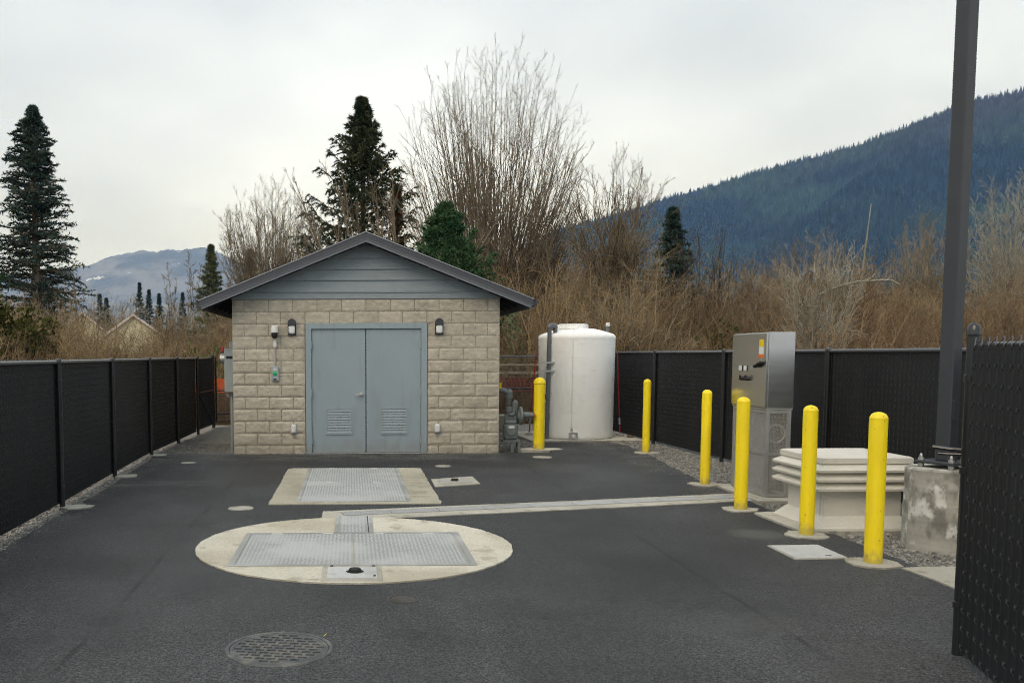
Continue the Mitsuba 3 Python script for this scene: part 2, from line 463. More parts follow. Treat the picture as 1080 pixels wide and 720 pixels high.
for s in np.arange(0, ring.length, .09):
    q = np.array(ring.interpolate(s).coords[0])
    ap.append(q + (r.normal(0, .012, 2) if q[1] > 4.9 else 0))
asph = Polygon(ap).buffer(0)
asph = asph if asph.geom_type == 'Polygon' else max(asph.geoms, key=lambda g: g.area)
struct('asphalt_yard', prism(asph, -.06, 0), 'm_asphalt', 'dark grey asphalt paving of the utility yard')
grav = Polygon([(-3.6, 4), (-3.6, 22.4), (6.1, 22.4), (6.1, 5.0), (4.2, 5.0), (4.2, 16), (2.4, 16), (2.4, 16.2), (-1.9, 16.2), (-1.9, 15.3), (-2.9, 15.3), (-2.9, 4)]).buffer(0)
struct('gravel_bed', prism(grav, -.07, -.028), 'm_gravel_bed', 'grey crushed gravel margin along the fences')
# loose stones
open_g = grav.difference(asph.buffer(.0)).difference(sbox(-1.99, 15.5, 2.48, 20.6)).difference(sbox(-3.0, 17.5, 5.8, 23))
near_g = open_g.buffer(.03)
pts = np.vstack([scatter(near_g.intersection(sbox(2, 6.9, 6.1, 20)), 15000, 3), scatter(near_g.intersection(sbox(-3.7, 4, -1.9, 18.5)), 9000, 4), scatter(sbox(2.5, 15.5, 3.4, 19.5), 1800, 6)])
pts = pts[(shapely.contains_xy(grav, pts[:, 0], pts[:, 1]))]
keep = ~shapely.contains_xy(asph.buffer(-.05), pts[:, 0], pts[:, 1]); pts = pts[keep]
oct_v = np.array([[1, 0, 0], [0, 1, 0], [-1, 0, 0], [0, -1, 0], [0, 0, .75], [0, 0, -.75]], float)
oct_f = np.array([[0, 1, 4], [1, 2, 4], [2, 3, 4], [3, 0, 4], [1, 0, 5], [2, 1, 5], [3, 2, 5], [0, 3, 5]])
r = np.random.default_rng(8)
n = len(pts); sz = r.uniform(.008, .021, n)
rot = trimesh.transformations.random_rotation_matrix
q4 = r.normal(size=(n, 4)); q4 /= np.linalg.norm(q4, axis=1, keepdims=True)
w, x, y, z = q4.T
Rm = np.stack([1 - 2 * (y * y + z * z), 2 * (x * y - w * z), 2 * (x * z + w * y), 2 * (x * y + w * z), 1 - 2 * (x * x + z * z), 2 * (y * z - w * x), 2 * (x * z - w * y), 2 * (y * z + w * x), 1 - 2 * (x * x + y * y)], -1).reshape(n, 3, 3)
vv = oct_v[None] * r.uniform(.65, 1.25, (n, 6, 1)) * sz[:, None, None]
vv = np.einsum('nij,nkj->nki', Rm, vv) + np.stack([pts[:, 0], pts[:, 1], -.028 + sz * .45 + r.uniform(0, .012, n)], -1)[:, None, :]
ff = oct_f[None] + (np.arange(n) * 6)[:, None, None]
put('gravel', trimesh.Trimesh(vv.reshape(-1, 3), ff.reshape(-1, 3), process=False), 'm_stone', label='loose grey crushed gravel strewn along the fence lines', cat='gravel', kind='stuff')


def slab(name, poly, m, z1, label, z0=-.05):
    return struct(name, prism(poly, z0, z1), m, label)


slab('concrete_slab', wobble([(-.93, 10.2), (1.0, 10.2), (1.0, 13.48), (-.93, 13.48)], .005, .16, 2), 'm_conc_olive', .010, 'olive grey rectangular concrete slab before the blue door')
circ = Point(.015, 7.975).buffer(1.365, 40)
slab('round_concrete_slab', Polygon(np.array(circ.exterior.coords)[:-1] + np.random.default_rng(3).normal(0, .003, (len(circ.exterior.coords) - 1, 2))).difference(sbox(-.31, 9.29, .5, 9.9)), 'm_conc_warm', .012, 'pale round concrete slab set in the asphalt')
trench = Polygon([(-.31, 9.29), (.3, 9.29), (2.37, 9.78), (4.38, 10.28), (4.66, 10.36), (4.60, 10.9), (4.52, 10.86), (2.4, 10.33), (.8, 9.98), (-.31, 9.72)])
slab('drain_concrete', trench, 'm_conc_grey', .009, 'long pale concrete strip carrying the trench drain across the asphalt')
slab('concrete_pad', wobble([(4.24, 5.0), (5.9, 5.0), (5.9, 7.06), (4.22, 7.05)], .006, .2, 5), 'm_conc_grey', .012, 'flat grey concrete pad beside the steel light pole')
slab('tank_pad', Polygon([(3.42, 17.46), (5.55, 17.46), (5.55, 19.7), (3.3, 19.7)]), 'm_conc_grey', .022, 'grey concrete pad under the white tank')
slab('vent_pad', wobble([(4.15, 8.44), (5.42, 8.44), (5.42, 9.52), (4.15, 9.52)], .004, .2, 7), 'm_conc_grey', .020, 'grey concrete pad under the louvered vent housing')
slab('cabinet_pad', Polygon([(4.50, 10.18), (5.3, 10.18), (5.3, 11.55), (4.54, 11.55)]), 'm_conc_grey', .024, 'grey concrete pad under the steel cabinet')
for i, (x, y, rr, sd) in enumerate([(-3.10, 10.12, .17, 1), (-3.18, 12.7, .17, 2), (-3.28, 15.4, .15, 3)]):
    a = np.linspace(0, 2 * np.pi, 14, endpoint=False); rg = np.random.default_rng(sd)
    slab('post_footing', Polygon(np.stack([x + .06 + np.cos(a) * rr * rg.uniform(.7, 1.25, 14), y + np.sin(a) * rr * rg.uniform(.7, 1.15, 14)], 1)), 'm_conc_grey', .010, f'spilled pale concrete footing around fence post {("nearest the camera", "second from the camera", "third from the camera")[i]}')


# ------------------------------------------------------------------ hatches and covers
def lugs(x0, x1, y0, y1, z, pitch=.034, skip=None):
    xs = np.arange(x0 + pitch * .6, x1 - pitch * .4, pitch); ys = np.arange(y0 + pitch * .6, y1 - pitch * .4, pitch)
    X, Y = np.meshgrid(xs, ys); i, j = np.meshgrid(np.arange(len(xs)), np.arange(len(ys)))
    X, Y, s = X.ravel(), Y.ravel(), ((i + j) % 2).ravel()
    if skip is not None:
        k = ~skip(X, Y); X, Y, s = X[k], Y[k], s[k]
    L, W, h = pitch * .56, pitch * .17, .0024
    v = np.array([[-L, 0, 0], [0, -W, 0], [L, 0, 0], [0, W, 0], [-L * .55, 0, h], [L * .55, 0, h]])
    f = np.array([[0, 1, 4], [1, 5, 4], [1, 2, 5], [2, 3, 5], [3, 4, 5], [3, 0, 4]])
    a = np.where(s == 0, math.radians(45), math.radians(-45)); c, sn = np.cos(a), np.sin(a)
    V = np.stack([c[:, None] * v[:, 0] - sn[:, None] * v[:, 1] + X[:, None], sn[:, None] * v[:, 0] + c[:, None] * v[:, 1] + Y[:, None], np.broadcast_to(v[:, 2] + z, (len(X), 6))], -1)
    return trimesh.Trimesh(V.reshape(-1, 3), (f[None] + (np.arange(len(X)) * 6)[:, None, None]).reshape(-1, 3), process=False)


def frame_rect(x0, x1, y0, y1, w, z0, z1):
    return cat(box(x0, x1, y0, y0 + w, z0, z1), box(x0, x1, y1 - w, y1, z0, z1), box(x0, x0 + w, y0 + w, y1 - w, z0, z1), box(x1 - w, x1, y0 + w, y1 - w, z0, z1))


def hatch(label, leaves, fx0, fx1, fy0, fy1, z, w=.05, group=None):
    t = thing('access_hatch', label, 'hatch', group)
    put('frame', frame_rect(fx0, fx1, fy0, fy1, w, z - .03, z + .004), 'm_tread', t)
    put('gap', box(fx0 + w + .001, fx1 - w - .001, fy0 + w + .001, fy1 - w - .001, z - .04, z - .015), 'm_dark', t)
    for (x0, x1, y0, y1) in leaves:
        lf = put('leaf', cbox(x0, x1, y0, y1, z - .014, z + .003, .0015), 'm_tread', t)
        put('tread_lug', lugs(x0, x1, y0, y1, z + .003), 'm_tread_lug', lf, kind='stuff')
        for hx in (x0 + .25 * (x1 - x0), x0 + .75 * (x1 - x0)):
            put('hinge', tube([(hx - .05, y1 - .002, z + .004), (hx + .05, y1 - .002, z + .004)], .006, 6), 'm_galv', lf)
    return t


hatch('long ribbed aluminium hatch cover in the olive rectangular slab', [(-.585, .625, 10.385, 11.88), (-.585, .625, 11.888, 13.385)], -.63, .67, 10.34, 13.43, .012, .042)
hatch('wide two leaf aluminium hatch in the round concrete slab', [(-.925, .010, 7.20, 8.44), (.018, .925, 7.20, 8.44)], -.98, .98, 7.145, 8.495, .015, .05)
t = thing('channel_cover', 'narrow aluminium tread plate over the channel joining hatch and trench drain', 'cover')
put('plate', cbox(-.115, .15, 8.52, 9.40, .004, .0175, .001), 'm_tread', t)
put('tread_lug', lugs(-.115, .15, 8.52, 9.40, .0175), 'm_tread_lug', t, kind='stuff')
put('edge_angle', cat(box(-.165, -.125, 8.51, 9.40, .002, .020), box(.158, .20, 8.51, 9.40, .002, .020)), 'm_tread', t)
put('seam', box(.150, .158, 8.52, 9.40, .002, .0145), 'm_dark', t)
# trench drain grate: a run of cast pieces along the concrete strip
t = thing('trench_drain', 'long narrow steel trench drain grate running right to the cabinet', 'drain')
A, B = np.array([-.10, 9.535]), np.array([4.50, 10.60]); d = (B - A) / np.linalg.norm(B - A); nrm = np.array([-d[1], d[0]]); ang = math.degrees(math.atan2(d[1], d[0])); LL = np.linalg.norm(B - A)


def along(mesh): m = turn(mesh, (0, 0, 1), ang); m.apply_translation((A[0], A[1], 0)); return m


put('channel', along(box(0, LL, -.085, .085, .0, .0105)), 'm_lid_dark', t)
put('rail', along(box(0, LL, -.105, -.088, 0, .0165)), 'm_galv', t); put('rail', along(box(0, LL, .088, .105, 0, .0165)), 'm_galv', t)
npc = 9
for i in range(npc):
    x0, x1 = i * LL / npc + .003, (i + 1) * LL / npc - .003
    bars = [box(x0, x1, -.085, -.062, .0105, .0158), box(x0, x1, .062, .085, .0105, .0158), box(x0, x1, -.010, .010, .0105, .0155)]
    for xx in np.arange(x0 + .004, x1 - .012, .030): bars.append(box(xx, xx + .022, -.062, .062, .0106, .0150))
    put('grate', along(cat(*bars)), 'm_tread_lug', t)


def ringdisc(cx, cy, r, z0, z1, b=.004, n=48): return lathe([(0.0001, z1), (r - b, z1), (r, z1 - b), (r, z0)], n, (cx, cy, 0))


# cast iron manhole cover
t = thing('manhole_cover', 'round cast iron manhole cover with a woven pattern of pockets', 'manhole cover')
mx, my, mr = -.418, 5.14, .305
put('frame_ring', lathe([(mr - .022, -.01), (mr - .022, .006), (mr, .007), (mr + .004, .0), (mr + .006, -.02)], 64, (mx, my, 0)), 'm_iron', t)
C = m3.CrossSection
disc = C.circle(mr - .026, 72)
pock = []
rr = np.random.default_rng(2)
for i in range(-8, 9):
    for j in range(-12, 13):
        cx, cy = i * .066 + (.033 if j % 2 else 0), j * .047
        if cx * cx + cy * cy < (mr - .062) ** 2: pock.append(C.square((.048, .029), True).translate((cx, cy)))
cs = disc - C.batch_boolean(pock, m3.OpType.Add).rotate(-9)
lid = tri(m3.Manifold.extrude(cs, .014)); lid.apply_translation((mx, my, -.009))
put('lid', lid, 'm_iron', t)
put('pocket_floor', ringdisc(mx, my, mr - .024, -.03, -.010), 'm_dark', t)
put('rim_band', lathe([(mr - .052, .0052), (mr - .050, .0075), (mr - .042, .0075), (mr - .040, .0052)], 64, (mx, my, 0)), 'm_iron', t)
put('dry_leaf', trimesh.Trimesh([(mx + .245, my + .205, .008), (mx + .262, my + .208, .020), (mx + .268, my + .226, .024), (mx + .250, my + .218, .012)], [(0, 1, 2), (0, 2, 3), (0, 2, 1), (0, 3, 2)], process=False), 'm_label_yellow', label='small yellow leaf at the edge of the manhole cover', cat='leaf')

t = thing('valve_box', 'square grey valve box lid with black plug at the round slab front edge', 'valve box')
put('surround', cbox(-.235, .225, 6.66, 7.135, 0, .016, .003), 'm_conc_grey', t)
put('lid', cbox(-.19, .185, 6.72, 7.09, .01, .021, .002), 'm_conc_pale', t)
put('plug', lathe([(.0001, .046), (.040, .046), (.046, .040), (.048, .024), (.068, .022), (.070, .015)], 28, (.02, 6.93, 0)), 'm_dark', t, smooth=35)
for bx, by in ((-.16, 7.11), (.165, 7.11), (.165, 6.78)): put('bolt', lathe([(.0001, .030), (.010, .030), (.012, .015)], 8, (bx, by, 0)), 'm_iron', t)
t = thing('valve_box', 'tilted valve box lid with dark plug right of the olive slab', 'valve box')
put('surround', prism(Polygon([(1.05, 12.20), (1.63, 12.47), (1.64, 11.75), (1.04, 11.50)]), -.02, .012), 'm_conc_grey', t)
put('lid', prism(Polygon([(1.13, 12.13), (1.54, 12.33), (1.55, 11.85), (1.12, 11.67)]), 0, .018), 'm_lid_grey', t)
put('plug', lathe([(.0001, .045), (.045, .045), (.05, .018)], 20, (1.34, 12.0, 0)), 'm_dark', t)
t = thing('handhole_cover', 'square white concrete handhole lid set flush beside the yellow bollards', 'cover')
put('frame', prism(Polygon([(3.56, 7.345), (4.015, 7.365), (4.03, 7.90), (3.575, 7.885)]), -.02, .006), 'm_conc_grey', t)
put('lid', prism(Polygon([(3.58, 7.36), (4.0, 7.38), (4.01, 7.885), (3.59, 7.87)]), -.02, .012), 'm_conc_pale', t)
put('lift_slot', box(3.86, 3.91, 7.44, 7.46, .010, .0135), 'm_dark', t)
for x, y, rr_, m_, lab in [(-1.21, 9.98, .135, 'm_lid_grey', 'small round grey cleanout lid left of the concrete slabs'), (-2.54, 14.29, .11, 'm_lid_grey', 'small round grey lid on asphalt near the left fence'),
                           (1.36, 13.71, .115, 'm_lid_grey', 'small round grey lid near the right corner of the blue door'), (3.07, 14.86, .15, 'm_lid_grey', 'small round pale lid in front of the thick bollard'),
                           (.345, 6.19, .105, 'm_lid_dark', 'small dark round valve lid between round slab and manhole'), ]:
    t = thing('cleanout_lid', lab, 'lid')
    put('ring', lathe([(rr_ - .015, .0), (rr_ - .013, .007), (rr_, .007), (rr_ + .005, 0)], 32, (x, y, 0)), m_, t)
    put('cap', ringdisc(x, y, rr_ - .017, -.02, .005), m_, t)

# ------------------------------------------------------------------ the block building
FY = 15.55
BX0, BX1, WT = -1.99, 2.48, 2.58
ph = thing('pump_house', 'small tan split-face block utility building with grey gable roof and blue-grey double door', 'building')
core = cat(box(BX0 + .006, -.775, FY + .006, FY + .25, -.1, WT), box(1.27, BX1 - .006, FY + .006, FY + .25, -.1, WT), box(-.775, 1.27, FY + .006, FY + .25, 2.195, WT),
           box(BX0 + .006, BX0 + .25, FY + .25, 20.6, -.1, WT), box(BX1 - .25, BX1 - .006, FY + .25, 20.6, -.1, WT), box(BX0 + .006, BX1 - .006, 20.35, 20.594, -.1, WT))
put('wall_core', core, 'm_mortar', ph)


def block_mesh(w, h, amp, seed):
    nx, nz = max(4, int(w / .04)), 6
    xs, zs = np.linspace(0, w, nx + 1), np.linspace(0, h, nz + 1)
    X, Z = np.meshgrid(xs, zs, indexing='ij')
    e = np.minimum(np.minimum(X, w - X), np.minimum(Z, h - Z)); e = np.clip(e / .03, 0, 1)
    nz_ = meshkit.fbm(np.stack([X * 9 + seed * 3.7, Z * 13 + seed * 1.3, np.full_like(X, seed * 2.1)], -1), 4, seed)
    Y = -amp * (.25 + nz_ * 1.5) * (.25 + .75 * e)
    v = np.stack([X, Y, Z], -1).reshape(-1, 3)
    i, j = np.meshgrid(np.arange(nx), np.arange(nz), indexing='ij'); k = nz + 1
    q = np.stack([i * k + j, (i + 1) * k + j, (i + 1) * k + j + 1, i * k + j + 1], -1).reshape(-1, 4)
    f = np.vstack([q[:, [0, 1, 2]], q[:, [0, 2, 3]]])
    bm = box(0, w, 0, .05, 0, h); bm.vertices[bm.vertices[:, 1] < .01, 1] = 0.0005
    # skirt from the rough face back to the body
    per = [(i, 0) for i in range(nx + 1)] + [(nx, j) for j in range(1, nz + 1)] + [(i, nz) for i in range(nx - 1, -1, -1)] + [(0, j) for j in range(nz - 1, 0, -1)]
    idx = [a * k + b for a, b in per]; bv = v[idx].copy(); bv[:, 1] = .01
    n0 = len(v); m = len(idx); sk = []
    for a in range(m):
        b = (a + 1) % m; sk += [(idx[a], n0 + a, n0 + b), (idx[a], n0 + b, idx[b])]
    return trimesh.Trimesh(np.vstack([v, bv]), np.vstack([f, np.array(sk)]), process=False)


HB, FB, JT = .2032, .4064, .010
bl = {}
for s in range(6):
    for lvl, amp in ((0, .010), (1, .017)):
        bl['f', lvl, s] = mikit.ply(block_mesh(FB - JT, HB - JT, amp, s + 1 + 10 * lvl), 'm_block')
        bl['h', lvl, s] = mikit.ply(block_mesh(HB - JT, HB - JT, amp, s + 31 + 10 * lvl), 'm_block')
R = np.random.default_rng(11)
for row in range(13):
    zb = WT - (row + 1) * HB
    x = BX0; cells = []
    if row % 2 == 0: cells.append((BX0, HB)); x = BX0 + HB
    while x < BX1 - .01:
        w = min(FB, BX1 - x); cells.append((x, w)); x += FB
    for (x, w) in cells:
        pieces = [(x, w)]
        if row >= 2:   # the door opening
            pieces = []
            for a, b in ((BX0, -.775), (1.27, BX1)):
                u0, u1 = max(x, a), min(x + w, b)
                if u1 - u0 > .03: pieces.append((u0, u1 - u0))
        for (u, ww) in pieces:
            lvl = 1 if row >= 7 or (row >= 4 and R.random() < .4) else 0; s = int(R.integers(6))
            full = ww > .28; sx = (ww - JT) / ((FB if full else HB) - JT)
            put('block', bl['f' if full else 'h', lvl, s], None, ph, to=T().translate([u + JT / 2, FY, zb + JT / 2]).scale([sx, 1, 1]))
sb = []
for side in (0, 1):
    for row in range(13):
        zb = WT - (row + 1) * HB; y = FY + .02 - (HB if row % 2 else 0)
        while y < 20.55:
            y0, y1 = max(y, FY + .06), min(y + FB - JT, 20.58)
            if y1 - y0 > .03: sb.append(box(BX0 - .004 if side == 0 else BX1 - .05, BX0 + .05 if side == 0 else BX1 + .004, y0, y1, zb + .005, zb + HB - .005))
            y += FB
put('side_block', cat(*sb), 'm_block', ph, kind='stuff')
put('interior_floor', box(BX0 + .25, BX1 - .25, FY + .25, 20.35, -.1, .01), 'm_conc_grey', ph)

# roof: fascia boards, drip edge, shingled slopes, eaves
XC, SL, RY = .245, .400, 15.20
APX = 3.645


def rake(side, off_top, off_bot, y0, y1, x_in=0.0, x_out=2.72):
    s = -1 if side == 0 else 1
    z = lambda x: APX - SL * x
    pts = [(x_in, z(x_in) - off_top), (x_out, z(x_out) - off_top), (x_out, z(x_out) - off_bot), (x_in, z(x_in) - off_bot)]
    poly = Polygon([(XC + s * a, b) for a, b in pts])
    if not poly.exterior.is_ccw: poly = Polygon(list(poly.exterior.coords)[::-1])
    m = prism(poly, 0, y1 - y0); m.vertices = np.stack([m.vertices[:, 0], y1 - m.vertices[:, 2], m.vertices[:, 1]], 1)
    return m


for s in (0, 1):
    put('fascia_board', rake(s, .012, .112, RY, RY + .03), 'm_fascia', ph)
    put('fascia_trim', rake(s, .114, .165, RY + .010, RY + .03, 0, 2.69), 'm_fascia_trim', ph)
    put('fascia_bead', rake(s, .108, .118, RY - .004, RY + .01, 0, 2.71), 'm_fascia_trim', ph)
    put('drip_edge', rake(s, -.002, .011, RY - .012, RY + .05, .0, 2.735), 'm_drip', ph)
    rf = put('roof', rake(s, -.010, .004, RY + .055, 20.95, 0, 2.76), 'm_roofing', ph)
    put('sheathing', rake(s, .018, .040, RY + .03, 20.9, .02, 2.70), 'm_soffit', rf)
    for yy in np.arange(RY + .32, 20.8, .61): put('rafter', rake(s, .042, .150, yy, yy + .04, .05, 2.62), 'm_soffit', rf)
    sg = -1 if s == 0 else 1
    xo = XC + sg * 2.70; zt = APX - SL * 2.70
    g0, g1 = sorted((xo + sg * .005, xo + sg * .105))
    gp = Polygon([(xo + sg * .004, zt - .02), (xo + sg * .004, zt - .135), (xo + sg * .07, zt - .135), (xo + sg * .115, zt - .06), (xo + sg * .115, zt - .035)])
    if not gp.exterior.is_ccw: gp = Polygon(list(gp.exterior.coords)[::-1])
    gm = prism(gp, 0, 5.6); gm.vertices = np.stack([gm.vertices[:, 0], 20.9 - gm.vertices[:, 2], gm.vertices[:, 1]], 1)
    put('gutter', gm, 'm_fascia', ph)
    put('eave_fascia', box(min(xo, xo - sg * .03), max(xo, xo - sg * .03), RY + .03, 20.9, zt - .165, zt - .03), 'm_fascia', ph)
# gable siding, each board lapped over the one below
zA = APX + .0 - SL * 0 - .06
gable = lambda z: max(0.0, min(2.235, (zA - z) / SL))
zz = [2.705, 2.89, 3.07, 3.25, 3.43, 3.56]
put('gable_trim', cbox(BX0 - .006, BX1 + .006, FY - .024, FY + .05, WT + .002, WT + .105, .004), 'm_siding', ph)
put('gable_ledge', box(BX0 - .012, BX1 + .012, FY - .040, FY + .05, WT + .105, WT + .122), 'm_siding', ph)
for z0, z1 in zip(zz, zz[1:]):
    a0, a1 = gable(z0), gable(z1)
    yb, yt = FY - .034, FY - .004
    v = np.array([(XC - a0, yb, z0), (XC + a0, yb, z0), (XC + a1, yt, z1 + .003), (XC - a1, yt, z1 + .003), (XC - a0, FY + .04, z0), (XC + a0, FY + .04, z0), (XC + a1, FY + .04, z1 + .003), (XC - a1, FY + .04, z1 + .003)])
    f = [(0, 1, 2), (0, 2, 3), (4, 6, 5), (4, 7, 6), (0, 4, 5), (0, 5, 1), (1, 5, 6), (1, 6, 2), (3, 2, 6), (3, 6, 7), (0, 3, 7), (0, 7, 4)]
    put('siding_board', trimesh.Trimesh(v, f, process=False), 'm_siding', ph)

# the double door
dk = ph + '__double_door'
put('double_door', cat(box(-.767, -.672, FY - .030, FY + .10, -.02, 2.184), box(1.167, 1.262, FY - .030, FY + .10, -.02, 2.184), box(-.672, 1.167, FY - .030, FY + .10, 2.092, 2.184)), 'm_door', ph)
put('stop', box(-.672, 1.167, FY + .055, FY + .1, -.02, 2.092), 'm_dark', dk)
put('threshold', box(-.672, 1.167, FY - .025, FY + .05, -.01, .012), 'm_galv', dk)
for k, (x0, x1, lx0, lx1) in enumerate([(-.668, .240, -.44, .02), (.248, 1.163, .485, .945)]):
    put('leaf', cbox(x0, x1, FY + .005, FY + .048, .018, 2.087, .003), 'm_door', dk)
    lz0, lz1 = .322, .772
    fr = cat(box(lx0, lx1, FY - .010, FY + .006, lz0, lz0 + .026), box(lx0, lx1, FY - .010, FY + .006, lz1 - .026, lz1), box(lx0, lx0 + .026, FY - .010, FY + .006, lz0 + .026, lz1 - .026), box(lx1 - .026, lx1, FY - .010, FY + .006, lz0 + .026, lz1 - .026))
    put('louver_frame', fr, 'm_door', dk)
    put('louver_recess', box(lx0 + .026, lx1 - .026, FY + .0025, FY + .006, lz0 + .026, lz1 - .026), 'm_dark', dk)
    sl = []
    for zc in np.linspace(lz0 + .047, lz1 - .047, 9):
        m = box(lx0 + .027, lx1 - .027, -.0018, .0018, -.020, .020); m = turn(m, (1, 0, 0), -24); m.apply_translation((0, FY - .004, zc)); sl.append(m)
    put('louver_slat', cat(*sl), 'm_door', dk, kind='stuff')
    hx = x0 - .002 if k == 0 else x1 + .002
    for hz in (1.82, 1.02, .22): put('hinge', cat(tube([(hx, FY - .034, hz - .06), (hx, FY - .034, hz + .06)], .010, 8), box(hx - .016, hx + .016, FY - .032, FY - .027, hz - .058, hz + .058)), 'm_door', dk)
put('astragal', box(.232, .2385, FY - .0015, FY + .006, .02, 2.085), 'm_dark', dk)
put('handle', cat(turn(lathe([(.0001, .030), (.030, .026), (.037, 0)], 24), (1, 0, 0), 90), tube(arc([(0, -.02, 0), (0, -.062, 0), (-.115, -.062, -.004)], .02), .0105, 10)).apply_translation((.168, FY + .005, .995)), 'm_galv', dk, smooth=35, label='silver lever handle')

# things fixed to the front wall


def wall_lamp(x, label):
    t = thing('wall_lamp', label, 'lamp')
    z0 = 1.985
    prof = lambda w, h0, h1: Polygon([(-w, h0), (w, h0), (w, h1 - w)] + [(w * math.cos(a), h1 - w + w * math.sin(a)) for a in np.linspace(0, math.pi, 14)[1:-1]] + [(-w, h1 - w)])

    def up(poly, y0, y1):
        m = prism(poly, 0, y1 - y0); m.vertices = np.stack([m.vertices[:, 0] + x, FY - .015 - y0 - m.vertices[:, 2], m.vertices[:, 1] + z0], 1); m.invert(); return m
    put('back_plate', up(prof(.068, 0, .275), 0, .025), 'm_pole', t)
    put('hood', up(prof(.064, .165, .270), .025, .105), 'm_pole', t)
    put('lens', cbox(x - .052, x + .052, FY - .015 - .09, FY - .04, z0 + .025, z0 + .165, .018), 'm_lens', t, smooth=40)


wall_lamp(-.988, 'black hooded wall lamp with white lens left of the double door')
wall_lamp(1.463, 'black hooded wall lamp with white lens right of the double door')
t = thing('security_camera', 'white and black dome security camera on the left block wall', 'camera')
cx, cz = -1.275, 2.03
put('mount', cbox(cx - .055, cx + .055, FY - .05, FY - .004, cz + .0, cz + .12, .01), 'm_white', t)
put('cap', lathe([(.0001, .105), (.035, .10), (.055, .075), (.062, .03), (.062, 0), (.0001, 0)], 28, (cx, FY - .10, cz)), 'm_white', t, smooth=40)
put('dome', lathe([(.052, 0), (.052, -.035), (.045, -.07), (.028, -.092), (.0001, -.10)], 28, (cx, FY - .10, cz)), 'm_dark', t, smooth=True)
t = thing('push_button_station', 'white wall box with green button and conduit below the dome camera', 'switch')
put('junction_box', cbox(cx - .027, cx + .027, FY - .055, FY - .008, 1.79, 1.90, .006), 'm_white', t)
put('conduit', tube([(cx, FY - .03, 1.79), (cx, FY - .03, 1.46)], .013, 10), 'm_galv', t, smooth=40)
put('box', cbox(cx - .062, cx + .062, FY - .06, FY - .008, 1.23, 1.47, .010), 'm_box_grey', t)
put('green_button', turn(lathe([(.0001, .032), (.026, .028), (.034, .015), (.036, 0)], 24), (1, 0, 0), 90).apply_translation((cx - .004, FY - .058, 1.355)), 'm_green', t, smooth=40)
put('slot', box(cx - .03, cx + .026, FY - .064, FY - .058, 1.248, 1.268), 'm_dark', t)
put('label_plate', box(cx - .026, cx + .026, FY - .063, FY - .058, 1.41, 1.44), 'm_white', t)
for x, lab in ((-.975, 'small white covered outlet low on the wall left of the door'), (1.437, 'small white covered outlet low on the wall right of the door')):
    t = thing('wall_outlet', lab, 'outlet')
    put('base', cbox(x - .05, x + .05, FY - .035, FY - .006, .34, .50, .006), 'm_box_grey', t)
    put('cover', cbox(x - .046, x + .046, FY - .095, FY - .036, .355, .497, .022), 'm_white', t, smooth=40)
    put('conduit', tube([(x, FY - .03, .34), (x, FY - .03, .27)], .012, 8), 'm_galv', t)
# electric meter on the left side wall
t = thing('electric_meter', 'grey electric meter cabinet with round meter on the building side wall', 'meter')
put('cabinet', cbox(-2.205, -1.996, 16.1, 16.62, 1.02, 1.78, .008), 'm_box_grey', t)
put('hub', cbox(-2.13, -2.02, 16.2, 16.4, 1.785, 1.90, .01), 'm_box_grey', t)
put('name_plate', box(-2.17, -2.05, 16.095, 16.1, 1.60, 1.645), 'm_dark', t)
put('socket', turn(lathe([(.0001, .10), (.075, .095), (.09, .07), (.09, 0)], 28), (0, 1, 0), -90).apply_translation((-2.205, 16.3, 1.60)), 'm_galv', t, smooth=35)
put('conduit', tube([(-2.10, 16.22, 1.02), (-2.10, 16.22, -.05)], .025, 12), 'm_box_grey', t, smooth=40)
put('conduit', tube([(-2.03, 16.18, 1.90), (-2.03, 16.18, 2.45)], .016, 12), 'm_pvc', t, smooth=40)
put('fitting', lathe([(.03, 0), (.035, .06), (.02, .09), (.0001, .09)], 14, (-2.16, 16.2, .93)), 'm_galv', t)
t = thing('warning_beacon', 'small red beacon light above the electric meter', 'beacon')
put('lens', lathe([(.028, 0), (.03, .06), (.02, .085), (.0001, .09)], 18, (-2.26, 16.36, 1.72)), 'm_red', t, smooth=40)
put('bracket', box(-2.28, -2.19, 16.34, 16.38, 1.70, 1.722), 'm_pole', t)

# gas meter set on the right side wall
t = thing('gas_meter', 'grey gas meter with regulator and pipes beside the building', 'gas meter')
gy = 15.98
put('inlet_pipe', tube(arc([(2.49, gy, 1.04), (2.62, gy, 1.04), (2.72, gy, .98), (2.72, gy, .70)], .05), .045, 14), 'm_grey_pipe', t, smooth=40)
put('elbow', cat(lathe([(.055, 0), (.058, .04), (.055, .08)], 16, (2.72, gy, .90)), lathe([(.055, 0), (.062, .05), (.055, .1)], 16, (2.72, gy, .66)), trimesh.creation.icosphere(2, .062).apply_translation((2.715, gy, 1.0))), 'm_grey_pipe', t, smooth=40)
put('riser_pipe', tube(arc([(2.72, gy - .02, .62), (2.80, gy - .02, .62), (2.80, gy - .02, .84), (2.84, gy - .02, .84), (2.84, gy - .02, .56)], .035), .034, 12), 'm_grey_pipe', t, smooth=40)
put('regulator', turn(lathe([(.0001, .05), (.07, .048), (.085, .03), (.15, .022), (.158, .012), (.158, -.012), (.15, -.022), (.085, -.03), (.07, -.05), (.0001, -.055)], 32), (0, 1, 0), 90).apply_translation((2.91, gy - .05, .60)), 'm_grey_pipe', t, smooth=30)
put('vent_stack', cat(turn(lathe([(.055, 0), (.055, .10), (.048, .105), (.048, .17), (.0001, .17)], 22), (0, 1, 0), 90)).apply_translation((2.95, gy - .05, .61)), 'm_grey_pipe', t, smooth=35)
put('red_cap', turn(lathe([(.05, 0), (.05, .02), (.0001, .022)], 20), (0, 1, 0), 90).apply_translation((3.12, gy - .05, .61)), 'm_red', t)
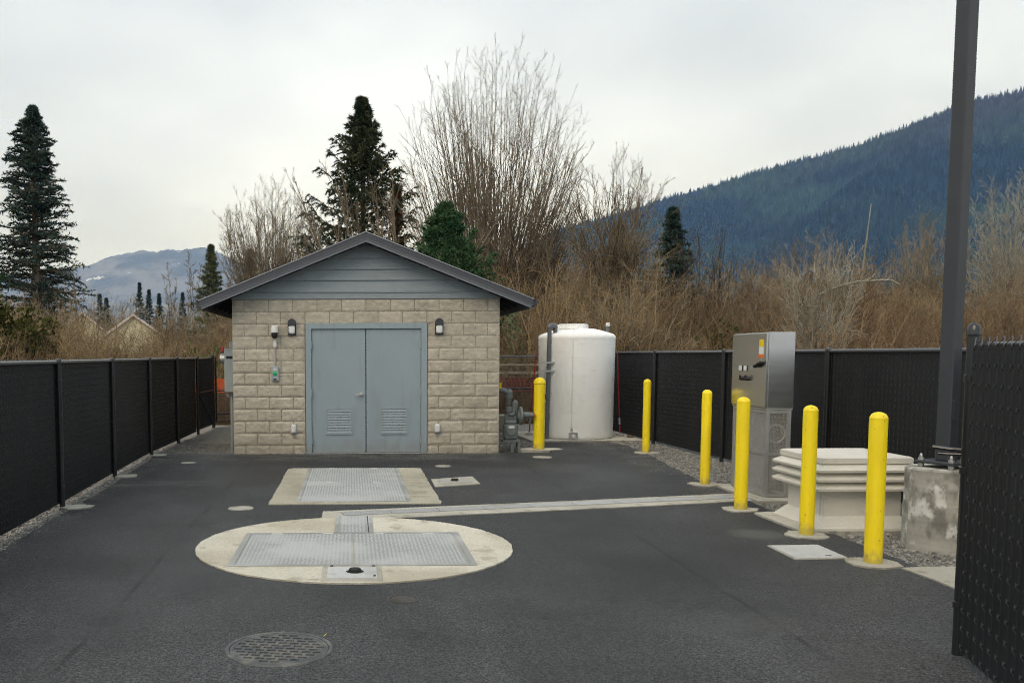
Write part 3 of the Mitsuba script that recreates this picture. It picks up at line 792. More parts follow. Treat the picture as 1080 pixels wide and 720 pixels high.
put('meter_body', cat(cbox(2.62, 2.86, gy - .11, gy + .1, .19, .46, .03), cbox(2.635, 2.845, gy - .095, gy + .085, .46, .52, .02), turn(lathe([(.0001, .02), (.07, .018), (.09, 0)], 24), (1, 0, 0), 90).apply_translation((2.74, gy - .11, .33))), 'm_grey_pipe', t)
put('index_window', box(2.69, 2.79, gy - .135, gy - .125, .39, .43), 'm_lens', t)
put('pipe_union', cat(tube([(2.68, gy, .52), (2.68, gy, .62)], .04, 12), tube([(2.82, gy, .52), (2.82, gy, .60)], .04, 12)), 'm_grey_pipe', t)
put('stand', cat(box(2.60, 2.90, gy - .12, gy + .1, .15, .185), box(2.74, 2.79, gy - .1, gy - .05, -.03, .15), box(2.86, 2.90, gy - .11, gy - .05, -.03, .15), box(2.86, 2.90, gy + .03, gy + .09, -.03, .15)), 'm_grey_pipe', t)
put('yellow_tag', box(2.54, 2.575, gy - .06, gy - .055, 1.07, 1.17), 'm_label_yellow', t)

# ------------------------------------------------------------------ the white tank
t = thing('storage_tank', 'tall white cylindrical plastic storage tank on a concrete pad', 'tank')
tx, ty = 4.43, 18.30
prof = [(.0001, .022), (.69, .022), (.712, .04)]
for z in np.linspace(.10, 1.93, 40): prof.append((.715 + .020 * (z / 1.9) +   .0012 * math.sin(z * 2 * math.pi / .30), z))
prof += [(.742, 1.96), (.735, 2.0), (.70, 2.035), (.60, 2.07), (.45, 2.115), (.32, 2.145)]
put('shell', lathe(prof[::-1], 72, (tx, ty, 0)), 'm_tank', t, smooth=50)
put('lid', lathe([(.0001, 2.235), (.27, 2.235), (.30, 2.225), (.305, 2.15), (.33, 2.14)], 48, (tx - .09, ty - .02, 0)), 'm_tank', t, smooth=40)
put('sight_line', tube([(tx - .245, ty - .70, .14), (tx - .245, ty - .715, 1.9), (tx - .22, ty - .66, 2.04), (tx - .16, ty - .45, 2.12)], .0042, 6), 'm_lens', t)
put('drain_plate', box(tx - .29, tx - .13, ty - .735, ty - .68, .025, .165), 'm_galv', t)
put('drain_fitting', turn(lathe([(.0001, .03), (.035, .03), (.04, 0)], 16), (1, 0, 0), 90).apply_translation((tx - .21, ty - .735, .09)), 'm_white', t)
put('sight_valve', cbox(tx - .265, tx - .225, ty - .74, ty - .70, .19, .25, .008), 'm_box_grey', t)
t = thing('overflow_pipe', 'dark grey pipe rising up the tank left side into its top', 'pipe')
put('pipe', tube(arc([(3.77, 17.85, .0), (3.80, 17.85, 2.20), (3.93, 17.95, 2.20), (3.93, 17.95, 2.02)], .05), .040, 14), 'm_pvc', t, smooth=40)
put('elbow', tube(arc([(3.80, 17.85, 2.12), (3.80, 17.85, 2.20), (3.93, 17.95, 2.20), (3.93, 17.95, 2.13)], .045), .050, 14), 'm_pvc', t, smooth=40)
put('coupling', lathe([(.048, 0), (.050, .03), (.048, .08)], 16, (3.775, 17.85, .80)), 'm_pvc', t)
for z in (1.33, 1.49): put('bracket', cat(box(3.64, 3.93, 17.795, 17.812, z - .018, z + .018), box(3.70, 3.72, 17.79, 17.95, z - .015, z + .015), box(3.84, 3.86, 17.79, 17.95, z - .015, z + .015)), 'm_galv', t)
t = thing('vent_pipe', 'short grey vent pipe with white cap on the tank right shoulder', 'pipe')
put('pipe', tube([(4.99, 18.12, 1.98), (4.99, 18.12, 2.20)], .038, 14), 'm_pvc', t, smooth=40)
put('cap', lathe([(.0001, .07), (.03, .068), (.042, .05), (.042, 0)], 16, (4.99, 18.12, 2.19)), 'm_white', t, smooth=40)
for (p0, p1, lab) in (((3.655, 18.4, 1.70), (3.60, 18.75, .05), 'red tie-down cable left of the white tank'), ((5.25, 18.36, 1.72), (5.36, 18.45, .05), 'red tie-down cable right of the white tank')):
    t = thing('tie_down', lab, 'cable')
    a, b = np.array(p0), np.array(p1)
    put('cable', tube([a, b], .011, 6), 'm_red', t)
    put('turnbuckle', tube([a + (b - a) * .80, a + (b - a) * .88], .022, 8), 'm_galv', t)
    put('anchor', cbox(b[0] - .06, b[0] + .06, b[1] - .06, b[1] + .06, .02, .07, .006), 'm_galv', t)
put('concrete_block', cbox(3.05, 3.55, 20.1, 20.5, -.03, .33, .01), 'm_conc_grey', label='low grey concrete block behind the gas meter', cat='concrete block')
put('rusty_clamp', cat(tube([(5.42, 18.05, .03), (5.55, 18.1, .03)], .025, 8), box(5.40, 5.46, 17.98, 18.1, .022, .075)), 'm_bark', label='small rusty clamp lying beside the tank base', cat='clamp')

# ------------------------------------------------------------------ bollards
BOL = [(3.25, 16.03, 1.26, .095, 1, 'thick yellow bollard with a domed cap left of the tank'), (4.92, 15.42, 1.235, .062, 0, 'yellow bollard farthest right, near the fence and right of the tank'), (4.46, 11.62, 1.205, .060, 0, 'yellow bollard just left of the steel cabinet'),
       (4.125, 9.74, 1.20, .066, 0, 'yellow bollard standing in front of the steel cabinet door'), (4.14, 8.34, 1.19, .063, 0, 'yellow bollard at the front left corner of the louvered vent'), (4.10, 7.19, 1.20, .066, 0, 'nearest clear yellow bollard, beside the white handhole lid'),
       (4.24, 5.80, 1.20, .066, 0, 'yellow bollard glimpsed through the slats of the open gate')]
for i, (x, y, h, rad, dome, lab) in enumerate(BOL):
    t = thing('bollard', lab, 'bollard', 'yellow bollards guarding the equipment')
    top = [(.0001, h), (rad * .45, h - .006), (rad * .78, h - .018), (rad * 1.0, h - .045)] if dome == 0 else [(.0001, h), (rad * .5, h - .012), (rad * .85, h - .04), (rad * 1.06, h - .08), (rad * 1.06, h - .115)]
    seam = h - (.052 if dome == 0 else .118)
    put('cap', lathe(top + [(rad * 1.0, seam)], 32, (x, y, 0)), 'm_yellow', t, smooth=35)
    put('seam', lathe([(rad * .985, seam + .002), (rad * .972, seam - .006)], 32, (x, y, 0)), 'm_dark' if dome else 'm_yellow', t)
    put('post', lathe([(rad * 1.0, seam - .006), (rad * 1.0, .0), (rad * 1.0, -.05)], 32, (x, y, 0)), 'm_yellow', t, smooth=True)
    rg = np.random.default_rng(40 + i); a = np.linspace(0, 2 * np.pi, 16, endpoint=False)
    rx = (.40 if dome else .20)
    ww = rg.uniform(.8, 1.12, 16)
    put('footing', prism(Polygon(np.stack([x + np.cos(a) * rx * ww, y + np.sin(a) * (.185 if not dome else .24) * ww], 1)), -.04, .014), 'm_conc_grey', t, label='rough concrete footing')

# ------------------------------------------------------------------ steel control cabinet on its mesh stand
t = thing('control_cabinet', 'stainless steel control cabinet standing by the right fence', 'cabinet')
x0, x1, y0, y1, z0, z1 = 4.66, 4.965, 10.40, 11.35, 1.04, 1.89
put('shell', cbox(x0 + .012, x1, y0, y1, z0, z1, .004), 'm_steel', t)
dn = put('door', cbox(x0 - .012, x0 + .010, y0 + .012, y1 - .012, z0 + .008, z1 - .010, .003), 'm_steel', t)
dk2 = t + '__door'
X = x0 - .012
put('warning_label', box(X - .002, X, y0 + .085, y0 + .20, 1.73, 1.81), 'm_label_yellow', dk2); put('notice_label', box(X - .002, X, y0 + .085, y0 + .20, 1.645, 1.729), 'm_white', dk2); put('orange_label', box(X - .002, X, y0 + .085, y0 + .215, 1.605, 1.644), 'm_label_orange', dk2)
put('latch', cat(turn(cbox(X - .05, X - .004, y0 + .06, y0 + .25, 1.515, 1.545, .008), (1, 0, 0), -16, (X, y0 + .15, 1.53)), box(X - .02, X, y0 + .12, y0 + .20, 1.50, 1.555)), 'm_dark', dk2)
for yy in (y0 + .52, y0 + .66): put('name_plate', box(X - .004, X, yy, yy + .075, 1.455, 1.51), 'm_white', dk2)
put('name_plate_strip', box(X - .003, X, y0 + .30, y0 + .44, 1.470, 1.498), 'm_galv', dk2)
for yy in (y0 + .46, y0 + .605): put('selector_knob', cat(turn(lathe([(.0001, .04), (.02, .038), (.026, 0)], 16), (0, 1, 0), -90).apply_translation((X, yy, 1.36)), box(X - .05, X - .03, yy - .007, yy + .007, 1.345, 1.40)), 'm_dark', dk2)
for yy in (y0 + .50, y0 + .63): put('black_gap', box(X - .003, X, yy - .012, yy + .012, 1.445, 1.515), 'm_dark', dk2)
st = put('stand', cat(*[box(a, a + .035, b, b + .035, .024, z0 - .012) for a in (x0 + .015, x1 - .05) for b in (y0 + .012, y1 - .047)],
                      *[cat(box(x0 + .05, x1 - .05, yy, yy + .03, zz_, zz_ + .035)) for yy in (y0 + .014, y1 - .045) for zz_ in (.03, .50, z0 - .06)],
                      *[box(a, a + .03, y0 + .047, y1 - .047, zz_, zz_ + .035) for a in (x0 + .017, x1 - .048) for zz_ in (.03, .50, z0 - .06)], box(x0 + .005, x1 - .005, y0 + .005, y1 - .005, z0 - .02, z0 - .002)), 'm_galv', t)
# expanded metal mesh panels


def grid_mesh(o, u, v, lu, lv, step, rad):
    o, u, v = map(lambda q: np.array(q, float), (o, u, v)); P = []
    for off in np.arange(-lv, lu, step):
        for s in (1, -1):
            a0, a1 = max(0, off), min(lu, off + lv)
            if a1 - a0 < .01: continue
            q0, q1 = (a0, a0 - off), (a1, a1 - off)
            if s < 0: q0, q1 = (lu - q0[0], q0[1]), (lu - q1[0], q1[1])
            P.append([o + u * q0[0] + v * q0[1], o + u * q1[0] + v * q1[1]])
    return tubes(np.array(P), rad, 4)


stk = t + '__stand'
for zz0, zz1 in ((.065, .50), (.535, z0 - .06)):
    put('mesh_panel', grid_mesh((x0 + .05, y0 + .02, zz0), (1, 0, 0), (0, 0, 1), x1 - x0 - .10, zz1 - zz0, .030, .0026), 'm_expanded', stk)
    put('mesh_panel', grid_mesh((x0 + .024, y0 + .045, zz0), (0, 1, 0), (0, 0, 1), y1 - y0 - .09, zz1 - zz0, .030, .0026), 'm_expanded', stk)
put('back_panel', box(x1 - .012, x1 - .006, y0 + .05, y1 - .05, .06, z0 - .07), 'm_dark', stk)
put('fan_guard', turn(lathe([(.095, 0), (.11, .012), (.095, .024)], 32), (1, 0, 0), 90).apply_translation(((x0 + x1) / 2, y0 + .08, .75)), 'm_galv', stk, smooth=True)
put('cooling_unit', cbox(x0 + .13, x1 - .06, y0 + .22, y1 - .1, .08, .80, .01), 'm_lid_dark', stk)

# ------------------------------------------------------------------ louvered vent housing
t = thing('vent_housing', 'beige louvered metal vent housing between the bollards and the fence', 'vent')


def frustum(hx0, hy0, z0, hx1, hy1, z1, cx=4.80, cy=8.99):
    v = np.array([(cx + a * hx, cy + b * hy, z) for hx, hy, z in ((hx0, hy0, z0), (hx1, hy1, z1)) for a, b in ((-1, -1), (1, -1), (1, 1), (-1, 1))])
    f = []
    for i in range(4):
        j = (i + 1) % 4; f += [(i, j, 4 + j), (i, 4 + j, 4 + i)]
    f += [(0, 2, 1), (0, 3, 2), (4, 5, 6), (4, 6, 7)]
    return trimesh.Trimesh(v, f, process=False)


put('base_flange', cat(frustum(.47, .47, .02, .47, .47, .028), frustum(.455, .455, .028, .365, .365, .125)), 'm_vent', t)
put('body', frustum(.36, .36, .12, .36, .36, .40), 'm_vent', t)
put('throat', frustum(.33, .33, .40, .33, .33, .64), 'm_lid_dark', t)
for z in (.375, .462, .55): put('louver', cat(frustum(.475, .475, z, .48, .48, z + .022), frustum(.48, .48, z + .0221, .395, .395, z + .080)), 'm_vent', t)
put('cap', cat(frustum(.425, .425, .628, .425, .425, .678), frustum(.425, .425, .6785, .405, .405, .690)), 'm_vent', t)
put('corner_seam', cat(box(4.40, 4.404, 8.628, 8.632, .13, .37), *[box(4.80 + s, 4.80 + s + .008, 8.560, 8.564, .655, .662) for s in (-.3, 0, .3)]), 'm_galv', t)

# ------------------------------------------------------------------ light pole on concrete pier
px, py_ = 5.07, 7.86
put('concrete_pier', lathe([(.0001, .68), (.285, .68), (.300, .665), (.302, .4), (.306, .2), (.308, -.06)], 56, (px, py_, 0)), 'm_pier', smooth=35, label='round weathered concrete pier carrying the tall light pole', cat='pier')
t = thing('light_pole', 'tall dark bronze square light pole bolted to the concrete pier', 'light pole')
rotp = 24


def pole_part(m): return turn(m, (0, 0, 1), rotp, (px, py_, 0))


put('shaft', pole_part(cbox(px - .061, px + .061, py_ - .061, py_ + .061, .735, 7.4, .010)), 'm_pole', t, smooth=False)
put('base_plate', pole_part(cbox(px - .17, px + .17, py_ - .17, py_ + .17, .715, .738, .004)), 'm_pole', t)
for a, b in ((-.13, -.13), (.13, -.13), (.13, .13), (-.13, .13)):
    c = pole_part(trimesh.Trimesh([(px + a, py_ + b, 0)], [], process=False)).vertices[0]
    put('anchor_bolt', cat(lathe([(.0001, .795), (.008, .795), (.013, .780), (.013, .76), (.024, .758), (.024, .7385)], 8, (c[0], c[1], 0)), lathe([(.024, .714), (.024, .685), (.012, .684), (.012, .675)], 8, (c[0], c[1], 0))), 'm_galv', t)
put('hand_hole', cat(pole_part(cbox(px - .035, px + .035, py_ - .069, py_ - .0612, 1.08, 1.26, .008)), pole_part(trimesh.creation.icosphere(1, .008).apply_translation((px + .0, py_ - .073, 1.235)))), 'm_pole', t)
put('luminaire', cat(pole_part(cbox(px - .12, px + .12, py_ - .75, py_ - .10, 7.28, 7.36, .02))), 'm_pole', t)

# ------------------------------------------------------------------ fences


def chain_link(p0, p1, z0, z1, w=.076, rad=.0028, amp=.007):
    p0, p1 = np.array(p0, float), np.array(p1, float); L = np.linalg.norm(p1 - p0); d = (p1 - p0) / L; nn = np.array([-d[1], d[0]])
    nw = int(L / (w / 2)); nr = int((z1 - z0) / (w / 2))
    k, j = np.meshgrid(np.arange(nw), np.arange(nr + 1), indexing='ij')
    s = (k + ((j + k) % 2)) * w / 2; z = z0 + j * (z1 - z0) / nr
    off = np.where((j % 2) == 0, amp, -amp)
    P = np.stack([p0[0] + d[0] * s + nn[0] * off, p0[1] + d[1] * s + nn[1] * off, z], -1)
    return tubes(P, rad, 3)


def slat_mesh(p0, p1, z0, z1, w=.076, frac=.985, seed=0, drop=(), narrow=()):
    p0, p1 = np.array(p0, float), np.array(p1, float); L = np.linalg.norm(p1 - p0); d = (p1 - p0) / L; nn = np.array([-d[1], d[0]])
    out = []; rg = np.random.default_rng(seed); w = L / round(L / w)
    for i in range(int(round(L / w))):
        if i in drop: continue
        c = p0 + d * (i + .5) * w; hw = w * (frac - (.07 if i in narrow else 0)) / 2; zt = z1 - rg.uniform(0, .012)
        prof = [(-hw, 0), (-hw * .55, .007), (0, .002), (hw * .55, .007), (hw, 0), (hw * .55, -.007), (0, -.002), (-hw * .55, -.007)]
        bot = [(*(c + d * a + nn * b), z0) for a, b in prof]; top = [(*(c + d * a + nn * b), zt) for a, b in prof]
        m = len(prof); f = []
        for q in range(m): f += [(q, (q + 1) % m, m + (q + 1) % m), (q, m + (q + 1) % m, m + q)]
        for q in range(1, m - 1): f += [(0, q + 1, q), (m, m + q, m + q + 1)]
        out.append(trimesh.Trimesh(np.array(bot + top), f, process=False))
    return out


def fence(name, label, pts, ztop, zbot, side, slats=True, gaps=.02, cat_='fence', midrail=None, posts=None, link_w=.076):
    t = thing(name, label, cat_)
    pts = np.array(pts, float)
    rail = np.array([(p[0], p[1], ztop) for p in pts])
    put('top_rail', tube(rail, .021, 10), 'm_rail', t, smooth=40)
    link, sl = [], []
    for a, b in zip(pts, pts[1:]):
        d = (b - a) / np.linalg.norm(b - a); nn = np.array([-d[1], d[0]]) * side
        link.append(chain_link(a + d * .03 + nn * .03, b - d * .03 + nn * .03, zbot, ztop + .035, link_w))
        if slats: sl += slat_mesh(a + nn * .03, b + nn * .03, zbot + .01, ztop + .010, seed=int(a[1] * 10) % 97)
        if midrail: put('mid_rail', tube([(a[0], a[1], midrail), (b[0], b[1], midrail)], .017, 8), 'm_black', t, smooth=40)
        put('bottom_wire', tube([(*(a + nn * .038), zbot + .03), (*(b + nn * .038), zbot + .03)], .003, 4), 'm_wire', t)
    put('chain_link', cat(*link), 'm_wire', t, kind='stuff')
    if sl: put('privacy_slat', cat(*sl), 'm_slat', t, kind='stuff')
    for i, p in enumerate(pts):
        if posts is not None and i not in posts: continue
        d = pts[min(i + 1, len(pts) - 1)] - pts[max(i - 1, 0)]; d /= np.linalg.norm(d); nn = np.array([-d[1], d[0]])
        q = p - nn * side * .012
        pk = put('post', lathe([(.030, -.06), (.030, ztop - .02), (.034, ztop - .015), (.034, ztop + .02), (.026, ztop + .035), (.0001, ztop + .042)], 18, (q[0], q[1], 0)), 'm_black', t, smooth=40)
        tb = [lathe([(.0315, z - .012), (.034, z - .010), (.034, z + .010), (.0315, z + .012)], 14, (q[0], q[1], 0)) for z in np.linspace(zbot + .2, ztop - .2, 4)]
        put('tie_band', cat(*tb), 'm_black', pk)
    return t


fence('privacy_fence', 'long black chain-link privacy fence along the left side of the yard', [(-3.08, 3.0), (-3.10, 5.0), (-3.15, 7.5), (-3.2, 10.1), (-3.29, 12.72), (-3.36, 15.4), (-3.32, 17.6), (-3.29, 19.72)], 1.595, .03, 1)
RF = lambda y: 5.47 + (19.6 - y) * .044
fence('privacy_fence', 'black chain-link privacy fence along the right side behind the bollards', [(RF(y), y) for y in (22.2, 19.7, 17.05, 14.2, 11.35, 8.5, 5.6, 3.0)], 1.68, .035, 1)
fence('chain_link_fence', 'open black chain-link fence at the rear of the yard', [(-2.45, 21.75), (.0, 21.8), (2.8, 21.9), (5.36, 22.2)], 1.60, .04, -1, slats=False, midrail=.84)
g = thing('chain_link_gate', 'open mesh black chain-link gate in the rear left corner beside the meter', 'gate')
for nm, m in (('frame', cat(tube([(-3.16, 21.6, .10), (-3.16, 21.6, 1.62)], .021, 8), tube([(-2.5, 21.72, .10), (-2.5, 21.72, 1.55)], .021, 8), tube([(-3.16, 21.6, .12), (-2.5, 21.72, .12)], .018, 8), tube([(-3.16, 21.6, .84), (-2.5, 21.72, .84)], .018, 8), tube([(-3.16, 21.6, .30), (-2.5, 21.72, .30)], .018, 8))),): put(nm, m, 'm_black', g, smooth=40)
put('chain_link', chain_link((-3.14, 21.6), (-2.52, 21.72), .12, .84, .076, .004), 'm_wire', g, kind='stuff')
put('post', lathe([(.038, -.06), (.038, 1.66), (.0001, 1.70)], 16, (-3.22, 21.55, 0)), 'm_black', g, smooth=40)
g = thing('slatted_gate', 'black slatted gate panel with diagonal brace at the far end of the left fence', 'gate')
ga, gb = np.array([-3.285, 19.80]), np.array([-3.225, 21.48])
put('frame', cat(tube([(*ga, .06), (*ga, 1.58)], .021, 8), tube([(*gb, .06), (*gb, 1.60)], .021, 8), tube([(*ga, 1.58), (*gb, 1.60)], .021, 8), tube([(*ga, .08), (*gb, .08)], .018, 8)), 'm_black', g, smooth=40)
put('mid_rail', tube([(ga[0] + .03, ga[1], .86), (gb[0] + .03, gb[1], .86)], .018, 8), 'm_black', g); put('brace', tube([(ga[0] + .03, ga[1], .84), (gb[0] + .03, gb[1], .10)], .012, 6), 'm_black', g)
put('chain_link', chain_link(ga, gb, .06, 1.6), 'm_wire', g, kind='stuff'); put('privacy_slat', cat(*slat_mesh(ga, gb, .06, 1.59)), 'm_slat', g, kind='stuff')

# the open gate at the right edge, close to the camera
g = thing('slatted_gate', 'near black slatted gate standing open at the right edge of the picture', 'gate')
P0 = np.array([3.335, 4.99]); dg = np.array([-.105, -.345]); dg /= np.linalg.norm(dg); P1 = P0 + dg * 3.0
ng = np.array([-dg[1], dg[0]])
put('post', lathe([(.030, .0), (.030, 1.745), (.036, 1.75), (.036, 1.775), (.028, 1.80), (.012, 1.815), (.0001, 1.818)], 20, (P0[0], P0[1], 0)), 'm_black', g, smooth=40)
put('frame_tube', tube([(*(P0 + dg * .075), .07), (*(P0 + dg * .075), 1.70)], .021, 10), 'm_black', g, smooth=40)
put('top_rail', tube([(*(P0 + dg * .075), 1.69), (*P1, 1.69)], .021, 10), 'm_black', g, smooth=40)
put('bottom_rail', tube([(*(P0 + dg * .075), .10), (*P1, .10)], .021, 10), 'm_black', g, smooth=40)
pk = lambda z: cat(lathe([(.0315, z - .02), (.036, z - .018), (.036, z + .018), (.0315, z + .02)], 14, (P0[0], P0[1], 0)), box(P0[0] - .02, P0[0] + .02, P0[1] - .11, P0[1] - .03, z - .014, z + .014))
for z in (.28, 1.02, 1.52): put('hinge_band', pk(z), 'm_black', g)
put('latch_fork', cat(tube(arc([(P0[0], P0[1], 1.13), (P0[0] - .06, P0[1] + .06, 1.13), (P0[0] - .13, P0[1] + .10, 1.14)], .02), .011, 8), tube([(P0[0] - .02, P0[1] + .02, 1.105), (P0[0] - .11, P0[1] + .08, 1.105)], .008, 8)), 'm_black', g, smooth=40)
off = -ng * .026
put('chain_link', chain_link(P0 + dg * .09 + off, P1 + off, .03, 1.735, .100, .0034, .011), 'm_wire', g, kind='stuff')
for s_ in slat_mesh(P0 + dg * .09 + off, P1 + off, .06, 1.70, w=.100, frac=1.02, seed=4): put('privacy_slat', s_, 'm_slat', g)

# things glimpsed behind the rear fence
t = thing('safety_barrier', 'bright orange plastic barrier mesh behind the rear corner gate', 'barrier')
rg = np.random.default_rng(7)
def netting(t, x0, x1, m_):
    for x in np.arange(x0, x1 + .01, (x1 - x0) / 2): put('stake', tube([(x, 22.95, -.05), (x + rg.normal(0, .03), 22.95, 1.25)], .02, 6), 'm_bark', t)
    put('netting', cat(*[box(x0, x1, 22.90, 22.906, z, z + .028) for z in np.arange(.74, 1.06, .052)], *[box(x, x + .028, 22.908, 22.914, .74, 1.06) for x in np.arange(x0, x1, .06)]), m_, t)


netting(t, -4.2, -1.4, 'm_orange')
netting(thing('safety_barrier', 'dark red barrier mesh behind the rear fence beside the gas meter', 'barrier'), 2.4, 5.3, 'm_dark_red')
t = thing('rail_fence', 'weathered grey wooden rail fence behind the rear chain-link fence', 'fence')
for z in (1.16, 1.36): put('rail', cbox(2.6, 5.4, 23.3, 23.34, z, z + .05, .006), 'm_bark_pale', t)
for x in (2.7, 3.95, 5.2): put('post', cbox(x, x + .1, 23.35, 23.45, -.05, 1.45, .008), 'm_bark', t)
# ------------------------------------------------------------------ vegetation


def norm(v): return v / (np.linalg.norm(v, axis=-1, keepdims=True) + 1e-12)


def strand(rg, S, D, L, R, k, wob, up, taper=.25, grav=0.0):
    """grow curved strands: returns points (n,k,3), radii (n,k)"""
    n = len(S); P = np.zeros((n, k, 3)); P[:, 0] = S; D = norm(D); step = (L / (k - 1))[:, None]
    for i in range(1, k):
        D = norm(D + rg.normal(0, wob, (n, 3)) + np.array([0, 0, up]) - np.array([0, 0, grav]) * (i / k))
        P[:, i] = P[:, i - 1] + D * step
    return P, R[:, None] * np.linspace(1, taper, k)[None]


def sprout(rg, P, R, per, t0, ang, lf, rf, L, t1=1.0, azi=None):
    """children along each parent strand"""
    n, k, _ = P.shape; m = n * per
    par = np.repeat(np.arange(n), per); t = rg.uniform(t0, t1, m) * (k - 1)
    i = np.minimum(t.astype(int), k - 2); u = (t - i)[:, None]
    S = P[par, i] * (1 - u) + P[par, i + 1] * u; D0 = norm(P[par, i + 1] - P[par, i])
    q = rg.normal(size=(m, 3)); q = norm(q - (q * D0).sum(1, keepdims=True) * D0)
    a = np.radians(rg.normal(ang, ang * .25, m))[:, None]
    D = D0 * np.cos(a) + q * np.sin(a)
    ln = L[par] * lf * rg.uniform(.55, 1.2, m) * (1.15 - .75 * (t / (k - 1)))
    rr = np.minimum(R[par, i] * .8, R[par, 0] * rf)
    return S, D, ln, rr, par


def bare_tree(seed, base, H, stems, spread, trunk_r, trunk_h=.8, up=.035, per=(9, 6, 4), ang=(28, 30, 30), lf=(.42, .45, .5), wob=.05, lean=(0, 0), rmin=.006, t0=.25, stem_start=.0):
    rg = np.random.default_rng(seed); base = np.array(base, float)
    tr = tube([base - [0, 0, .2], base + [lean[0] * .1, lean[1] * .1, trunk_h * .5], base + [lean[0] * .2, lean[1] * .2, trunk_h]], [trunk_r * 1.25, trunk_r, trunk_r * .9], 10)
    az = np.arange(stems) * 2.4 + rg.uniform(0, .6, stems); el = np.radians(np.linspace(.12, 1, stems) ** .7 * spread)
    D = np.stack([np.sin(el) * np.cos(az) + lean[0] / H, np.sin(el) * np.sin(az) + lean[1] / H, np.cos(el)], 1)
    S = base + np.array([lean[0] * .2, lean[1] * .2, trunk_h - .15]) + np.stack([rg.normal(0, trunk_r * .35, stems), rg.normal(0, trunk_r * .35, stems), rg.uniform(-trunk_h * stem_start - .05, .05, stems)], 1)
    L = (H - trunk_h) * rg.uniform(.88, 1.03, stems) / np.maximum(np.cos(el * .75), .5) * (1 - .15 * np.linspace(0, 1, stems))
    P, R = strand(rg, S, D, L, np.full(stems, trunk_r * .52), 12, wob, up, .14)
    ms = [tubes(P, np.maximum(R, rmin), 6)]; tw = []
    for lv, (pr, a, f) in enumerate(zip(per, ang, lf)):
        S, D, L2, r2, par = sprout(rg, P, R, pr, t0 if lv == 0 else .15, a, f, .55, L)
        P, R = strand(rg, S, D, L2, r2, (8, 5, 4)[min(lv, 2)], wob * 1.3, up * 1.3, .3); L = L2
        tw.append(tubes(P, np.maximum(R, rmin), 4 if lv == 0 else 3))
    return tr, cat(*ms), cat(*tw)


def fan(label, bark, seed, base, H, rx, ry, n, tr_, stems, tw=(8, 3), low=.2, ctr=.6, rmin=.0065, wig=.045, up=.12, org=(.10, .42), sh=.62, ta=27):
    """a many-branched bare crown: limbs sweep from a few stems out to a rounded outline"""
    rg = np.random.default_rng(seed); base = np.array(base, float); zc = H * ctr
    a = rg.uniform(0, 2 * np.pi, n); cz = rg.uniform(-.75, 1, n); rad = np.sqrt(np.maximum(0, 1 - cz * cz)) * rg.uniform(.80, 1.0, n) ** .5
    tip = base + np.stack([np.cos(a) * rad * rx, np.sin(a) * rad * ry, zc + cz * np.where(cz > 0, H - zc, zc * .62) * rg.uniform(.92, 1.02, n)], 1)
    sa = np.arange(stems) * 2 * np.pi / stems + rg.uniform(0, .5, stems); h1 = H * sh
    ts = np.linspace(0, 1, 8)
    SP = np.stack([np.stack([base[0] + np.cos(q) * ts ** 1.6 * rx * .17 * e, base[1] + np.sin(q) * ts ** 1.6 * ry * .17 * e, base[2] - .2 + ts * h1 * f], 1) for q, e, f in zip(sa, rg.uniform(.3, 1.3, stems), rg.uniform(.75, 1.15, stems))]) + rg.normal(0, .03, (stems, 8, 3))
    SR = np.linspace(1, .34, 8)[None] * tr_ * rg.uniform(.42, .75, (stems, 1))
    k = np.argmin(np.abs(((a[:, None] - sa[None]) + np.pi) % (2 * np.pi) - np.pi) + rg.uniform(0, 1.2, (n, stems)), 1)
    f = np.clip((tip[:, 2] - base[2]) / H * rg.uniform(*org, n) - .02, low * .4, .98); x = f * 7; i = np.minimum(x.astype(int), 6); u = (x - i)[:, None]
    O = SP[k, i] * (1 - u) + SP[k, i + 1] * u; d = tip - O
    Q = O + d * np.array([.56 + up, .56 + up, .44 - up * .6]) + rg.normal(0, .12, (n, 3)); t_ = np.linspace(0, 1, 10)[None, :, None]
    P = (1 - t_) ** 2 * O[:, None] + 2 * t_ * (1 - t_) * Q[:, None] + t_ ** 2 * tip[:, None]
    P[:, 1:-1] += rg.normal(0, wig, (n, 8, 3)) * np.linspace(.4, 1, 8)[None, :, None]; L = np.linalg.norm(d, axis=1)
    R = np.clip(L[:, None] * .0062, .012, .036) * np.linspace(1, .2, 10)[None]
    S, D, L2, r2, par = sprout(rg, P, R, tw[0], .15, ta, .32, .6, L); D = norm(D + [0, 0, .03]); P2, R2 = strand(rg, S, D, L2, r2, 6, .05 + wig * .6, .05, .35)
    S, D, L3, r3, par = sprout(rg, P2, R2, tw[1], .15, 30, .45, .7, L2); P3, R3 = strand(rg, S, D, L3, r3, 4, .06 + wig * .6, .04, .5)
    trunk = tube([base - [0, 0, .2], base + [0, 0, H * .05], base + [0, 0, H * .11]], [tr_ * 1.25, tr_, tr_ * .9], 10)
    put_tree(label, 'bare_tree', 'tree', [('trunk', trunk, bark, 40), ('limb', cat(tubes(SP, SR, 7), tubes(P, np.maximum(R, rmin), 4)), bark, True), ('crown', cat(tubes(P2, np.maximum(R2, rmin), 3), tubes(P3, np.maximum(R3, rmin), 3)), bark, False)])


def put_tree(label, kind, cat_, parts, group=None):
    t = thing(kind, label, cat_, group)
    for nm, m, bm, sm in parts: put(nm, m, bm, t, smooth=sm)
    return t


def bare(label, bark, *a, cat_='tree', name='bare_tree', **k):
    tr, limbs, tw = bare_tree(*a, **k)
    put_tree(label, name, cat_, [('trunk', tr, bark, 40), ('limb', limbs, bark, True), ('crown', tw, bark, False)])


